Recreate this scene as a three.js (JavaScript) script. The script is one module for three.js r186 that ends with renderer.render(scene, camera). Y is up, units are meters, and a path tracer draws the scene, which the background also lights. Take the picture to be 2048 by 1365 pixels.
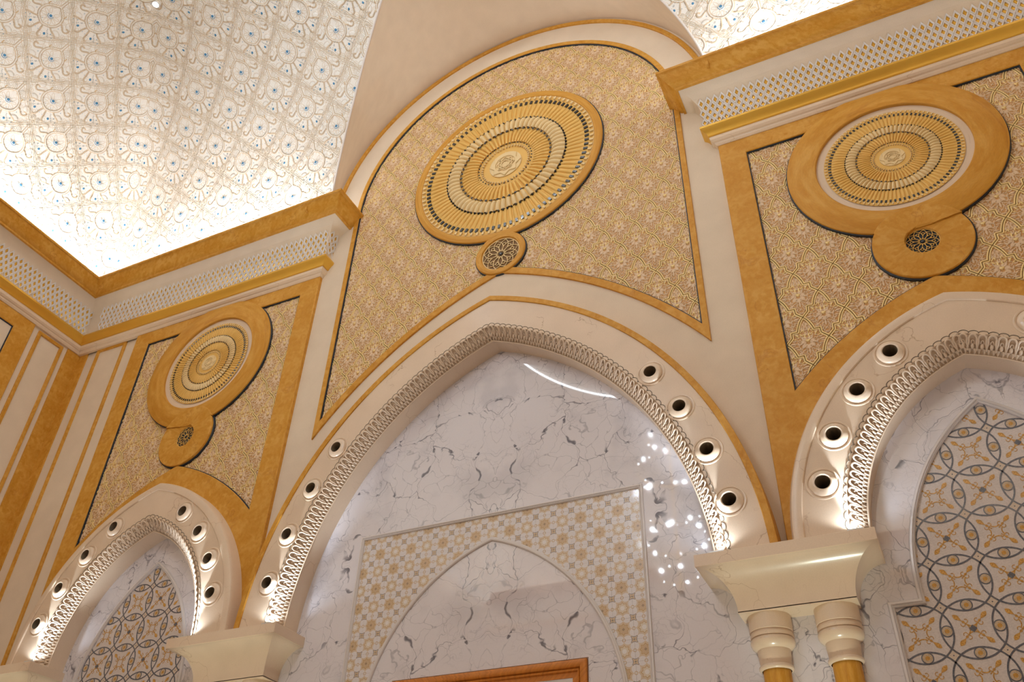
import * as THREE from 'three';
import { mergeGeometries, toCreasedNormals } from 'three/addons/utils/BufferGeometryUtils.js';
import { RectAreaLightUniformsLib } from 'three/addons/lights/RectAreaLightUniformsLib.js';
import { createNoise2D } from 'simplex-noise';

// ---------------------------------------------------------------- camera, lights, exposure
RectAreaLightUniformsLib.init();
const scene = new THREE.Scene();
scene.background = new THREE.Color(0x000000);
const camera = new THREE.PerspectiveCamera(42.61, 2048 / 1365, 0.05, 60);
{
  const yaw = 26.88 * Math.PI / 180, pitch = 37.858 * Math.PI / 180, roll = 2.19 * Math.PI / 180;
  camera.position.set(3.177, 1.6, 5.921);
  const f = new THREE.Vector3(-Math.sin(yaw) * Math.cos(pitch), Math.sin(pitch), -Math.cos(yaw) * Math.cos(pitch));
  const r0 = new THREE.Vector3().crossVectors(f, new THREE.Vector3(0, 1, 0)).normalize(), u0 = new THREE.Vector3().crossVectors(r0, f);
  const r = r0.clone().multiplyScalar(Math.cos(roll)).addScaledVector(u0, Math.sin(roll));
  const u = u0.clone().multiplyScalar(Math.cos(roll)).addScaledVector(r0, -Math.sin(roll));
  camera.quaternion.setFromRotationMatrix(new THREE.Matrix4().makeBasis(r, u, f.clone().negate()));
  camera.updateMatrixWorld(true);
}
const renderer = new THREE.WebGLRenderer({ antialias: true });
renderer.toneMapping = THREE.LinearToneMapping;
renderer.toneMappingExposure = 0.22;
renderer.shadowMap.enabled = true;
const L = {   // every lamp's strength and colour
  bulb: { color: new THREE.Color(0.81, 0.91, 1.0), power: 3.0 },
  ring: { color: new THREE.Color(0.86, 0.93, 1.0), power: 8 },
  cove: { color: new THREE.Color(0.95, 0.97, 1.0), power: 1500 },
  ledge: { color: new THREE.Color(0.76, 0.88, 1.0), power: 36 },
  floor: { color: new THREE.Color(0.9, 1.0, 0.84), power: 85 },
};

// ---------------------------------------------------------------- measures (metres)
const XW = 6.365, ZD = 11.65;                      // half width of the hall, its depth
const ZM = -0.12, ZP = -0.02, ZA = 0.168;         // marble plane, plaster plane, archivolt face
const AX = 3.836;                                 // axis of a side bay
const VC = { z: 2.727, y: 9.359, R: 2.668 };      // vault: quarter circle in (z, y)
const BR = { y: 9.47, R: 2.45 };                  // barrel over the lunette
const PI = Math.PI, sin = Math.sin, cos = Math.cos, hyp = Math.hypot, clamp = (v, a = 0, b = 1) => Math.min(b, Math.max(a, v)), lerp = (a, b, t) => a + (b - a) * t;
const smooth = (a, b, v) => { const t = clamp((v - a) / (b - a)); return t * t * (3 - 2 * t); };
function rng(seed) { let s = seed | 0; return () => { s = (s + 0x6d2b79f5) | 0; let t = Math.imul(s ^ (s >>> 15), 1 | s); t = (t + Math.imul(t ^ (t >>> 7), 61 | t)) ^ t; return ((t ^ (t >>> 14)) >>> 0) / 4294967296; }; }

// ---------------------------------------------------------------- naming
const taken = new Map();
function numbered(name) { const n = taken.get(name) ?? 0; taken.set(name, n + 1); return n ? name + '_' + String(n).padStart(3, '0') : name; }
function tag(o, label, category, group) { Object.assign(o.userData, { label, category }); if (group) o.userData.group = group; return o; }
function thing(name, label, category, pos = [0, 0, 0], group) { const o = new THREE.Group(); o.name = numbered(name); o.position.set(...pos); scene.add(o); return tag(o, label, category, group); }
function shade(m) { m.castShadow = m.receiveShadow = true; return m; }
function part(name, geo, mat, parent, label) { const m = shade(new THREE.Mesh(Array.isArray(geo) ? merge(geo) : geo, mat)); m.name = name; parent.add(m); if (label) m.userData.label = label; return m; }
function struct(name, geo, mat) { const m = shade(new THREE.Mesh(Array.isArray(geo) ? merge(geo) : geo, mat)); m.name = name; m.userData.kind = 'structure'; scene.add(m); return m; }
function structGroup(name) { const g = new THREE.Group(); g.name = name; g.userData.kind = 'structure'; scene.add(g); return g; }
function copy(o, label, group) { const c = o.clone(); c.name = numbered(o.name.replace(/_\d{3}$/, '')); c.userData = { ...o.userData, label }; if (group) c.userData.group = group; scene.add(c); return c; }

// ---------------------------------------------------------------- geometry helpers
function plain(g) { const n = g.index ? g.toNonIndexed() : g; for (const k of Object.keys(n.attributes)) if (!['position', 'normal', 'uv'].includes(k)) n.deleteAttribute(k); return n; }
function merge(list) { return mergeGeometries(list.map(plain)); }
// rows of 3-D points -> surface; uv in metres
function loft(rows, crease = 0.6, flip = false) {
  const n = rows[0].length, pos = [], uv = [], U = [];
  const v = [0]; const mid = rows[rows.length >> 1];
  for (let j = 1; j < n; j++) v.push(v[j - 1] + hyp(mid[j][0] - mid[j - 1][0], mid[j][1] - mid[j - 1][1], mid[j][2] - mid[j - 1][2]));
  U.push(0);
  for (let i = 1; i < rows.length; i++) { const a = rows[i][0], b = rows[i - 1][0], c = rows[i][n - 1], d = rows[i - 1][n - 1]; U.push(U[i - 1] + Math.max(hyp(a[0] - b[0], a[1] - b[1], a[2] - b[2]), hyp(c[0] - d[0], c[1] - d[1], c[2] - d[2]))); }
  for (let i = 0; i + 1 < rows.length; i++) for (let j = 0; j + 1 < n; j++) {
    const q = [[i, j], [i + 1, j], [i + 1, j + 1], [i, j], [i + 1, j + 1], [i, j + 1]];
    if (flip) q.reverse();
    for (const [a, b] of q) { pos.push(...rows[a][b]); uv.push(U[a], v[b]); }
  }
  const g = new THREE.BufferGeometry();
  g.setAttribute('position', new THREE.Float32BufferAttribute(pos, 3)); g.setAttribute('uv', new THREE.Float32BufferAttribute(uv, 2));
  return toCreasedNormals(g, crease);
}
// profile [(offset, z)] carried along a 2-D path in the xy plane with mitred corners; offset to the left of the path
function sweep(path, prof, closed = false, crease = 0.6) {
  const n = path.length, rows = [];
  const dir = (a, b) => { const l = hyp(b[0] - a[0], b[1] - a[1]) || 1; return [(b[0] - a[0]) / l, (b[1] - a[1]) / l]; };
  for (let i = 0; i < n + (closed ? 1 : 0); i++) {
    const k = i % n, p = path[k];
    const d0 = closed || k > 0 ? dir(path[(k - 1 + n) % n], p) : dir(p, path[k + 1]), d1 = closed || k < n - 1 ? dir(p, path[(k + 1) % n]) : dir(path[k - 1], p);
    const n0 = [-d0[1], d0[0]], n1 = [-d1[1], d1[0]], s = 1 + n0[0] * n1[0] + n0[1] * n1[1], m = [(n0[0] + n1[0]) / s, (n0[1] + n1[1]) / s];
    rows.push(prof.map(([o, z]) => [p[0] + m[0] * o, p[1] + m[1] * o, z]));
  }
  return loft(rows, crease);
}
// the two limbs of a pointed arch: centres at axis +-c, height cy
const limbEnd = (c, cy, R, yb) => [Math.asin(clamp((yb - cy) / R, -1, 1)), Math.acos(clamp(c / R))];
function archPath(ax, c, cy, R, yb, n = 40) {
  const [a0, a1] = limbEnd(c, cy, R, yb), pts = [];
  for (let i = 0; i <= n; i++) { const a = lerp(a0, a1, i / n); pts.push([ax + c - R * cos(a), cy + R * sin(a)]); }
  for (let i = n - 1; i >= 0; i--) { const a = lerp(a0, a1, i / n); pts.push([ax - c + R * cos(a), cy + R * sin(a)]); }
  return pts;
}
function archLoft(ax, c, cy, prof, yb, n = 40, crease = 0.6) {   // profile [(R, z)], mitred at the point
  const cols = prof.map(([R, z]) => archPath(ax, c, cy, R, yb, n).map(([x, y]) => [x, y, z])), rows = [];
  for (let i = 0; i <= 2 * n; i++) rows.push(cols.map((col) => col[i]));
  return loft(rows, crease);
}
const shape = (pts, holes = []) => { const s = new THREE.Shape(pts.map((p) => new THREE.Vector2(...p))); for (const h of holes) s.holes.push(new THREE.Path(h.map((p) => new THREE.Vector2(...p)))); return s; };
function plate(pts, holes, z0, z1, bevel = 0) {
  const g = new THREE.ExtrudeGeometry(shape(pts, holes), { depth: z1 - z0 - bevel, bevelEnabled: bevel > 0, bevelThickness: bevel, bevelSize: bevel, bevelOffset: -bevel, bevelSegments: 1, curveSegments: 12 });
  g.translate(0, 0, z0); return g;
}
const circlePts = (x, y, r, n = 32, a0 = 0, a1 = 2 * PI, end = false) => Array.from({ length: n + (end ? 1 : 0) }, (_, i) => { const a = lerp(a0, a1, i / n); return [x + r * cos(a), y + r * sin(a)]; });
const rect = (x0, y0, x1, y1) => [[x0, y0], [x1, y0], [x1, y1], [x0, y1]];
function box(x0, x1, y0, y1, z0, z1) { const g = new THREE.BoxGeometry(x1 - x0, y1 - y0, z1 - z0); g.translate((x0 + x1) / 2, (y0 + y1) / 2, (z0 + z1) / 2); const p = g.attributes.position, n = g.attributes.normal, uv = g.attributes.uv;
  for (let i = 0; i < p.count; i++) { const ax = Math.abs(n.getX(i)) > 0.5, ay = Math.abs(n.getY(i)) > 0.5; uv.setXY(i, ax ? p.getZ(i) : p.getX(i), ay ? p.getZ(i) : p.getY(i)); } return g; }
function lathe(prof, seg = 32, crease = 0.6) { return toCreasedNormals(new THREE.LatheGeometry(prof.map((p) => new THREE.Vector2(...p)), seg), crease); }
function latheZ(prof, seg = 32, crease = 0.6) { const g = lathe(prof, seg, crease); g.rotateX(PI / 2); return g; }     // axis along +z, (radius, z)
function tube(pts, r, seg = 24, sides = 6, closed = false) { return new THREE.TubeGeometry(new THREE.CatmullRomCurve3(pts.map((p) => new THREE.Vector3(...p)), closed, 'centripetal'), seg, r, sides, closed); }
// grid in (a, b), cut along the zero lines of scalar functions, carried to 3-D by map; smooth normals from the map itself
function patch({ a0, a1, b0, b1, na, nb, clips = [], map, uv, eps = 0.002, shift }) {
  const pos = [], nor = [], uvs = [], idx = [], seen = new Map();
  const P = (i, j) => [lerp(a0, a1, i / na), lerp(b0, b1, j / nb)];
  const F = clips.map((f) => { const t = new Float64Array((na + 1) * (nb + 1)); for (let j = 0; j <= nb; j++) for (let i = 0; i <= na; i++) t[j * (na + 1) + i] = f(...P(i, j)); return t; });
  const vert = (p) => {
    const key = Math.round(p[0] * 2e4) + '_' + Math.round(p[1] * 2e4);
    if (seen.has(key)) return seen.get(key);
    const [a, b] = p, q = map(a, b), pa = map(a + eps, b), ma = map(a - eps, b), pb = map(a, b + eps), mb = map(a, b - eps);
    const u = [pa[0] - ma[0], pa[1] - ma[1], pa[2] - ma[2]], v = [pb[0] - mb[0], pb[1] - mb[1], pb[2] - mb[2]];
    const n = [u[1] * v[2] - u[2] * v[1], u[2] * v[0] - u[0] * v[2], u[0] * v[1] - u[1] * v[0]], l = hyp(...n) || 1;
    pos.push(...(shift ? [q[0] + shift[0], q[1] + shift[1], q[2] + shift[2]] : q)); nor.push(n[0] / l, n[1] / l, n[2] / l); uvs.push(...(uv ? uv(a, b) : p));
    seen.set(key, pos.length / 3 - 1); return pos.length / 3 - 1;
  };
  for (let j = 0; j < nb; j++) for (let i = 0; i < na; i++) {
    const k = [j * (na + 1) + i, j * (na + 1) + i + 1, (j + 1) * (na + 1) + i + 1, (j + 1) * (na + 1) + i], c = [P(i, j), P(i + 1, j), P(i + 1, j + 1), P(i, j + 1)];
    let poly = c.map((p, m) => ({ p, f: F.map((t) => t[k[m]]) }));
    for (let f = 0; f < clips.length && poly.length; f++) {
      if (poly.every((v) => v.f[f] >= 0)) continue;
      const out = [];
      for (let m = 0; m < poly.length; m++) {
        const A = poly[m], B = poly[(m + 1) % poly.length];
        if (A.f[f] >= 0) out.push(A);
        if ((A.f[f] >= 0) !== (B.f[f] >= 0)) { const t = A.f[f] / (A.f[f] - B.f[f]); out.push({ p: [lerp(A.p[0], B.p[0], t), lerp(A.p[1], B.p[1], t)], f: A.f.map((x, q) => lerp(x, B.f[q], t)) }); }
      }
      poly = out;
    }
    if (poly.length < 3) continue;
    const id = poly.map((v) => vert(v.p));
    for (let m = 1; m + 1 < id.length; m++) if (id[0] !== id[m] && id[m] !== id[m + 1] && id[0] !== id[m + 1]) idx.push(id[0], id[m], id[m + 1]);
  }
  if (!idx.length) return null;
  const g = new THREE.BufferGeometry();
  g.setAttribute('position', new THREE.Float32BufferAttribute(pos, 3)); g.setAttribute('normal', new THREE.Float32BufferAttribute(nor, 3)); g.setAttribute('uv', new THREE.Float32BufferAttribute(uvs, 2)); g.setIndex(idx);
  return g;
}
// signed distance to a closed polygon, positive inside
function polyDist(poly) {
  const n = poly.length;
  return (x, y) => {
    let d = 1e9, ins = false;
    for (let i = 0, j = n - 1; i < n; j = i++) {
      const [ax, ay] = poly[j], [bx, by] = poly[i], ex = bx - ax, ey = by - ay, t = clamp(((x - ax) * ex + (y - ay) * ey) / (ex * ex + ey * ey || 1));
      d = Math.min(d, hyp(x - ax - ex * t, y - ay - ey * t));
      if ((ay > y) !== (by > y) && x < ((bx - ax) * (y - ay)) / (by - ay) + ax) ins = !ins;
    }
    return ins ? d : -d;
  };
}
// is a point in (or near) the frame?
const eye = new THREE.Vector3();
function inFrame(x, y, z, slack = 0.25) { eye.set(x, y, z).project(camera); return eye.z < 1 && Math.abs(eye.x) < 1 + slack && Math.abs(eye.y) < 1 + slack; }

// ---------------------------------------------------------------- textures
function canvasOf(w, h) { const c = document.createElement('canvas'); c.width = w; c.height = h; return c; }
function finish(t, srgb, sx = 1, sy = sx, mirror = true) {
  if (srgb) t.colorSpace = THREE.SRGBColorSpace;
  t.wrapS = t.wrapT = mirror ? THREE.MirroredRepeatWrapping : THREE.RepeatWrapping; t.repeat.set(1 / sx, 1 / sy); t.magFilter = THREE.LinearFilter; t.needsUpdate = true; return t;
}
function paint(w, h, f, srgb, sx, sy, mirror = true) {
  const d = new Uint8Array(w * h * 4);
  for (let y = 0; y < h; y++) for (let x = 0; x < w; x++) { const c = f((x + 0.5) / w, (y + 0.5) / h), o = (y * w + x) * 4; d[o] = clamp(c[0], 0, 255); d[o + 1] = clamp(c[1], 0, 255); d[o + 2] = clamp(c[2], 0, 255); d[o + 3] = 255; }
  return finish(new THREE.DataTexture(d, w, h, THREE.RGBAFormat), srgb, sx, sy, mirror);
}
const N = [11, 23, 37, 51].map((s) => createNoise2D(rng(s)));
const fbm = (k, x, y, o = 4) => { let a = 0.5, s = 0; for (let i = 0; i < o; i++) { s += a * N[k](x, y); x = x * 2.03 + 7.1; y = y * 2.03 + 3.7; a *= 0.5; } return s; };
// edges of warped cells: the net of veins in white marble
function cellEdge(x, y, seed) {
  const ix = Math.floor(x), iy = Math.floor(y); let d1 = 9, d2 = 9;
  for (let j = -1; j < 2; j++) for (let i = -1; i < 2; i++) {
    let h = Math.imul(ix + i, 374761393) ^ Math.imul(iy + j, 668265263) ^ Math.imul(seed, 974634217); h = Math.imul(h ^ (h >>> 13), 1274126177); h ^= h >>> 16;
    const d = hyp(i + (h & 1023) / 1023 - (x - ix), j + ((h >>> 10) & 1023) / 1023 - (y - iy));
    if (d < d1) { d2 = d1; d1 = d; } else if (d < d2) d2 = d;
  }
  return d2 - d1;
}
function marbleTexture(seed, size, px, big, scaleV) {
  return paint(px, px, (u, v) => {
    const x = u * size + seed * 13.1, y = v * size + seed * 5.7;
    const wx = x + 0.13 * fbm(0, x * 2.2, y * 2.2, 4), wy = y + 0.13 * fbm(1, x * 2.2, y * 2.2, 4);
    const keep = smooth(-0.35, 0.3, fbm(2, x * 1.1, y * 1.1, 2)), keep2 = smooth(-0.1, 0.4, fbm(3, x * 2.1 + 9, y * 2.1, 2));
    const e1 = cellEdge(wx * scaleV, wy * scaleV * 0.8, seed), e2 = cellEdge(wx * scaleV * 2.7 + 5, wy * scaleV * 2.5, seed + 7), e3 = cellEdge(wx * scaleV * 6 + 2, wy * scaleV * 6, seed + 17);
    const wide = 0.018 + 0.03 * smooth(0.15, 0.55, fbm(1, x * 3 + 4, y * 3, 3));
    let dark = (1 - smooth(0, wide, e1)) * (0.3 + 0.7 * keep) * 0.75 + (1 - smooth(0, 0.05, e2)) * keep * 0.34 + (1 - smooth(0, 0.09, e3)) * keep2 * 0.16;
    const blot = smooth(0.30, 0.52, fbm(2, wx * 4.6 + 31, wy * 4.6, 4)) * smooth(0.16, 0.0, e1) * 0.9 * big;
    const cloud = smooth(0.0, 0.6, fbm(3, x * 1.3, y * 1.3, 4)) * 0.13;
    dark = Math.min(1, dark + blot + cloud);
    const g = fbm(0, x * 60, y * 60, 2) * 3;
    return [lerp(238, 104, dark) + g, lerp(232, 102, dark) + g, lerp(237, 116, dark) + g];
  }, true, size);
}
function goldStoneTexture() {
  return paint(1024, 1024, (u, v) => {
    const x = u * 1.6, y = v * 1.6, a = fbm(0, x * 3 + fbm(1, x * 5, y * 5) * 0.8, y * 3, 5), b = fbm(2, x * 14, y * 14, 4), e = cellEdge(x * 2.2 + 0.25 * fbm(3, x * 3, y * 3), y * 2.2 + 0.25 * fbm(0, x * 3 + 5, y * 3), 3);
    const vein = (1 - smooth(0, 0.05, e)) * smooth(-0.1, 0.4, fbm(1, x * 2, y * 2, 2)) * 0.35, g = fbm(3, x * 90, y * 90, 2) * 9;
    const t = clamp(0.5 + 0.75 * a + 0.35 * b);
    return [lerp(204, 224, t) - vein * 34 + g, lerp(140, 168, t) - vein * 40 + g, lerp(40, 78, t) - vein * 22 + g * 0.6];
  }, true, 1.6);
}
function creamTexture(r, g, b, veins, size, spread = 5) {
  return paint(768, 768, (u, v) => {
    const x = u * size, y = v * size, m = fbm(0, x * 2.5, y * 2.5, 5) * spread + fbm(2, x * 70, y * 70, 2) * 5;
    const e = cellEdge(x * 1.9 + 0.3 * fbm(1, x * 3, y * 3), y * 1.9 + 0.3 * fbm(3, x * 3, y * 3), 5), k = veins * (1 - smooth(0, 0.02, e)) * smooth(-0.1, 0.4, fbm(2, x * 1.7, y * 1.7, 2));
    return [r + m - 38 * k, g + m - 46 * k, b + m - 52 * k];
  }, true, size);
}
const T = { marble: marbleTexture(4, 2.4, 1400, 1.1, 2.6), marbleB: marbleTexture(2, 2.0, 1100, 1, 3.0), gold: goldStoneTexture(), plaster: creamTexture(236, 216, 191, 0, 1.7), stone: creamTexture(238, 212, 184, 1, 1.5) };
const grain = paint(256, 256, (u, v) => { const h = 128 + 90 * fbm(1, u * 40, v * 40, 3); return [h, h, h]; }, false, 0.4);

const std = (o) => new THREE.MeshStandardMaterial(o), phys = (o) => new THREE.MeshPhysicalMaterial(o);
const M = {
  marble: phys({ map: T.marble, roughness: 0.025, ior: 1.8, clearcoat: 1, clearcoatRoughness: 0.012 }),
  marbleB: phys({ map: T.marbleB, roughness: 0.025, ior: 1.8, clearcoat: 1, clearcoatRoughness: 0.012 }),
  marbleTrim: phys({ color: 0xe9e0dc, roughness: 0.35, clearcoat: 0.5, clearcoatRoughness: 0.1 }),
  gold: phys({ map: T.gold, roughness: 0.5, specularIntensity: 0.6, bumpMap: grain, bumpScale: 0.0006 }),
  plaster: std({ map: T.plaster, roughness: 0.85, bumpMap: grain, bumpScale: 0.0005 }),
  stone: phys({ map: T.stone, roughness: 0.5, clearcoat: 0.35, clearcoatRoughness: 0.2 }),
  polished: phys({ map: T.stone, roughness: 0.4, clearcoat: 0.9, clearcoatRoughness: 0.16 }),
  gilt: std({ color: 0xe9b94e, roughness: 0.28, metalness: 0.6 }),
  giltPale: std({ color: 0xf6d9a2, roughness: 0.5, metalness: 0.05 }),
  giltWarm: std({ color: 0xeebf66, roughness: 0.45, metalness: 0.12 }),
  lattice: std({ color: 0xf2ebe6, roughness: 0.7 }),
  blue: std({ color: 0x1d2530, roughness: 0.55 }),
  navy: phys({ color: 0x101c2c, roughness: 0.25, clearcoat: 0.6 }),
  bronze: std({ color: 0x7d5a30, roughness: 0.6 }),
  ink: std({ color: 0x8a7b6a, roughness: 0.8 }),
  joint: std({ color: 0x72521f, roughness: 0.9 }),
  dark: std({ color: 0x8d7c66, roughness: 0.9 }),
  fixture: std({ color: 0xdedede, roughness: 0.4, metalness: 0.6 }),
  floor: phys({ map: T.marbleB, color: 0xf4e6d2, roughness: 0.4, clearcoat: 0.5, clearcoatRoughness: 0.15 }),
  vault: std({ color: 0xeee6d9, roughness: 0.8 }),
};
const glow = (c, k) => std({ color: 0x222222, emissive: c, emissiveIntensity: k, roughness: 0.6 });

// ---------------------------------------------------------------- carved tiles: masks drawn once, used for height and for colour
function maskOf(w, h, sx, sy, draw) {   // draw in metres, y up, origin in the middle
  const c = canvasOf(w, h), x = c.getContext('2d'); x.fillStyle = '#000'; x.fillRect(0, 0, w, h); x.setTransform(w / sx, 0, 0, -h / sy, w / 2, h / 2); x.fillStyle = x.strokeStyle = '#fff'; x.lineCap = x.lineJoin = 'round'; draw(x);
  const d = x.getImageData(0, 0, w, h).data, out = new Float32Array(w * h); for (let i = 0; i < w * h; i++) out[i] = d[i * 4] / 255; return out;
}
function blur(src, w, h, r, times = 2) {
  let a = src; const n = 2 * r + 1;
  for (let t = 0; t < times; t++) for (const horizontal of [true, false]) {
    const b = new Float32Array(w * h), len = horizontal ? w : h, lines = horizontal ? h : w, st = horizontal ? 1 : w, ln = horizontal ? w : 1;
    for (let l = 0; l < lines; l++) { let s = 0; const o = l * ln; for (let k = -r; k <= r; k++) s += a[o + clamp(k, 0, len - 1) * st]; for (let i = 0; i < len; i++) { b[o + i * st] = s / n; s += a[o + Math.min(len - 1, i + r + 1) * st] - a[o + Math.max(0, i - r) * st]; } }
    a = b;
  }
  return a;
}
function dome(mask, w, h, r) { const b = blur(mask, w, h, r), o = new Float32Array(w * h); for (let i = 0; i < o.length; i++) o[i] = mask[i] * Math.pow(clamp((b[i] - 0.35) / 0.65), 0.8); return o; }
function sampler(f, w, h, sx, sy) { return (x, y) => { const u = clamp((x / sx + 0.5) * w - 0.5, 0, w - 1.001), v = clamp((0.5 - y / sy) * h - 0.5, 0, h - 1.001), i = u | 0, j = v | 0, p = u - i, q = v - j, k = j * w + i; return lerp(lerp(f[k], f[k + 1], p), lerp(f[k + w], f[k + w + 1], p), q); }; }
function textures(w, h, colour, height, metal) {
  const m = metal && new Uint8Array(w * h * 4), d = new Uint8Array(w * h * 4), b = new Uint8Array(w * h * 4);
  for (let i = 0; i < w * h; i++) { const c = colour(i), y = h - 1 - ((i / w) | 0), o = (y * w + (i % w)) * 4; for (let k = 0; k < 3; k++) { d[o + k] = clamp(c[k], 0, 255); b[o + k] = clamp(height[i], 0, 1) * 255; } d[o + 3] = b[o + 3] = 255; if (m) { m[o + 2] = clamp(metal[i]) * 255; m[o + 3] = 255; } }
  return [finish(new THREE.DataTexture(d, w, h, THREE.RGBAFormat), true, 1, 1, false), finish(new THREE.DataTexture(b, w, h, THREE.RGBAFormat), false, 1, 1, false), m && finish(new THREE.DataTexture(m, w, h, THREE.RGBAFormat), false, 1, 1, false)];
}
function leafPath(x, px, py, ang, len, wid, curl = 0.25) {
  const c = cos(ang), s = sin(ang), q = (u, v) => [px + c * u - s * v, py + s * u + c * v];
  x.beginPath(); x.moveTo(...q(0, 0)); x.bezierCurveTo(...q(len * 0.25, wid * 0.9), ...q(len * 0.7, wid * 0.8), ...q(len, len * curl)); x.bezierCurveTo(...q(len * 0.75, -wid * 0.1), ...q(len * 0.35, -wid * 0.75), ...q(0, 0)); x.fill();
}
const mirrored = (draw) => (x) => { draw(x); x.save(); x.scale(-1, 1); draw(x); x.restore(); };

// the carved wall tile: a lattice of arcs and stepped edges, 0.327 wide and 0.478 high
const RT = (() => {
  const hx = 0.1635, hy = 0.239, E = [[0.02, -0.024], [0.035, -0.05], [0.047, -0.078], [0.057, -0.107], [0.064, -0.137], [0.111, -0.137], [0.114, -0.188], [hx, -hy]];
  const top = [0, hy], right = [hx, 0], left = [-hx, 0], at = (o, m) => E.map(([x, y]) => [o[0] + m * x, o[1] + y]);
  const down = [top, ...at(top, 1), ...at(right, -1)], back = [...at(top, -1), ...at(left, 1)];
  const outline = [...down, ...back.slice(0, -1).reverse()], sd = polyDist(outline);
  const w = 500, h = 730, sx = 0.34, sy = 0.496, r = rng(5);
  const filler = [], spots = [[0.02, 0.05], [0.045, 0.075], [0.075, 0.06], [0.09, 0.04], [0.025, 0.1], [0, 0], [0.01, -0.09], [0.01, -0.12], [0.02, 0.01]];
  for (let k = 0; k < 3000 && filler.length < 60; k++) { const x = 0.004 + 0.145 * r(), y = -0.21 + 0.4 * r(); if (sd(x, y) < 0.022 || spots.some(([a, b]) => hyp(a - x, b - y) < 0.0185)) continue; spots.push([x, y]); const a = 2.2 * N[0](x * 9, y * 9) + 0.9, l = 0.026 + 0.008 * r(); filler.push([x - l / 2 * cos(a), y - l / 2 * sin(a), a, l, 0.0105, r() < 0.5 ? 0.3 : -0.3]); }
  const goldDraw = mirrored((x) => {
    for (const [px, py, a, l, wd, c] of [[0.012, 0.03, 1.25, 0.05, 0.016, 0.3], [0.03, 0.05, 1.0, 0.05, 0.016, -0.35], [0.06, 0.045, 0.75, 0.048, 0.016, 0.3], [0.078, 0.03, 0.25, 0.045, 0.015, 0.3], [0.02, 0.085, 1.5, 0.045, 0.013, -0.4], [0.05, 0.085, 1.9, 0.035, 0.012, 0.4]]) leafPath(x, px, py, a, l, wd, c);
    x.beginPath(); x.moveTo(0, -0.018); x.bezierCurveTo(0.026, 0.002, 0.02, 0.022, 0.005, 0.014); x.lineTo(0, 0.02); x.closePath(); x.fill();
  });
  const leafDraw = mirrored((x) => {
    for (let k = 0; k < 7; k++) leafPath(x, 0.018 * cos(-1.4 + k * 0.45), -0.012 + 0.02 * sin(-1.4 + k * 0.45), -1.45 + k * 0.42, 0.055, 0.017, k % 2 ? 0.2 : -0.2);
    for (const [px, py, a, l] of [[0.085, -0.005, -0.3, 0.05], [0.09, 0.01, 0.35, 0.045], [0.055, -0.06, -0.6, 0.045], [0.045, -0.09, -1.0, 0.045], [0.055, -0.105, -0.15, 0.034], [0.02, -0.135, -1.2, 0.045], [0.035, -0.155, -0.9, 0.03], [0.012, -0.185, -1.4, 0.03], [0.085, -0.05, 0.1, 0.034], [0.075, 0.06, 1.2, 0.04], [0.012, 0.12, 1.4, 0.034], [0.028, 0.105, 0.9, 0.036], [0.115, 0.02, 0.9, 0.03], [0.118, -0.02, -0.9, 0.03], [0.06, -0.03, 0.4, 0.03]]) leafPath(x, px, py, a, l, 0.013, 0.25);
    x.lineWidth = 0.006; x.beginPath(); x.moveTo(0, -0.052); x.bezierCurveTo(0.03, -0.085, 0.028, -0.125, 0, -0.15); x.stroke();
    x.beginPath(); x.moveTo(0, -0.07); x.bezierCurveTo(0.014, -0.09, 0.013, -0.115, 0, -0.13); x.closePath(); x.fill();
    for (const f of filler) leafPath(x, ...f);
  });
  const holes = maskOf(w, h, sx, sy, (x) => { for (const [a, b] of [[0, 0.17], [-0.02, 0.143], [0.02, 0.143], [0, 0.12]]) { x.beginPath(); x.ellipse(a, b, 0.0065, 0.01, 0, 0, 2 * PI); x.fill(); } });
  const gold = maskOf(w, h, sx, sy, goldDraw), leaf = maskOf(w, h, sx, sy, leafDraw), dg = dome(gold, w, h, 8), dl = dome(leaf, w, h, 5), lobe = maskOf(w, h, sx, sy, (x) => { x.beginPath(); x.arc(0, 0.145, 0.042, 0, 2 * PI); x.fill(); }), dlobe = dome(lobe, w, h, 10);
  const H = new Float32Array(w * h), G = new Float32Array(w * h);
  for (let j = 0; j < h; j++) for (let i = 0; i < w; i++) {
    const k = j * w + i, x = ((i + 0.5) / w - 0.5) * sx, y = (0.5 - (j + 0.5) / h) * sy, d = sd(x, y), ridge = smooth(0.0, 0.003, d) * smooth(0.0175, 0.0135, d), moat = smooth(0.0145, 0.0175, d) * smooth(0.024, 0.019, d);
    H[k] = Math.max(0.26 + Math.max(dl[k] * 0.46, dg[k] * 0.66, dlobe[k] * 0.34) * smooth(0.014, 0.02, d) - holes[k] * 0.3 - moat * 0.1, ridge * 0.85) * smooth(-0.002, 0.001, d);
    G[k] = Math.max(ridge, gold[k] * smooth(0.014, 0.02, d));
  }
  const soft = blur(H, w, h, 2, 1);
  const [map, bump, metalnessMap] = textures(w, h, (i) => { const n = 6 * N[2]((i % w) * 0.11, ((i / w) | 0) * 0.11), a = Math.max(leaf[i], lobe[i] * 0.6), g = G[i]; let c = [lerp(206, 240, a), lerp(152, 208, a), lerp(88, 172, a)]; c = c.map((v, k) => lerp(v, [255, 224, 158][k], g) + n); return c; }, soft, G.map((g) => 0.25 * g));
  return { outline, sd, hx, hy, height: sampler(soft, w, h, sx, sy), sx, sy, mat: std({ map, bumpMap: bump, bumpScale: 0.006, roughness: 0.4, metalness: 1, metalnessMap }) };
})();

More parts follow.
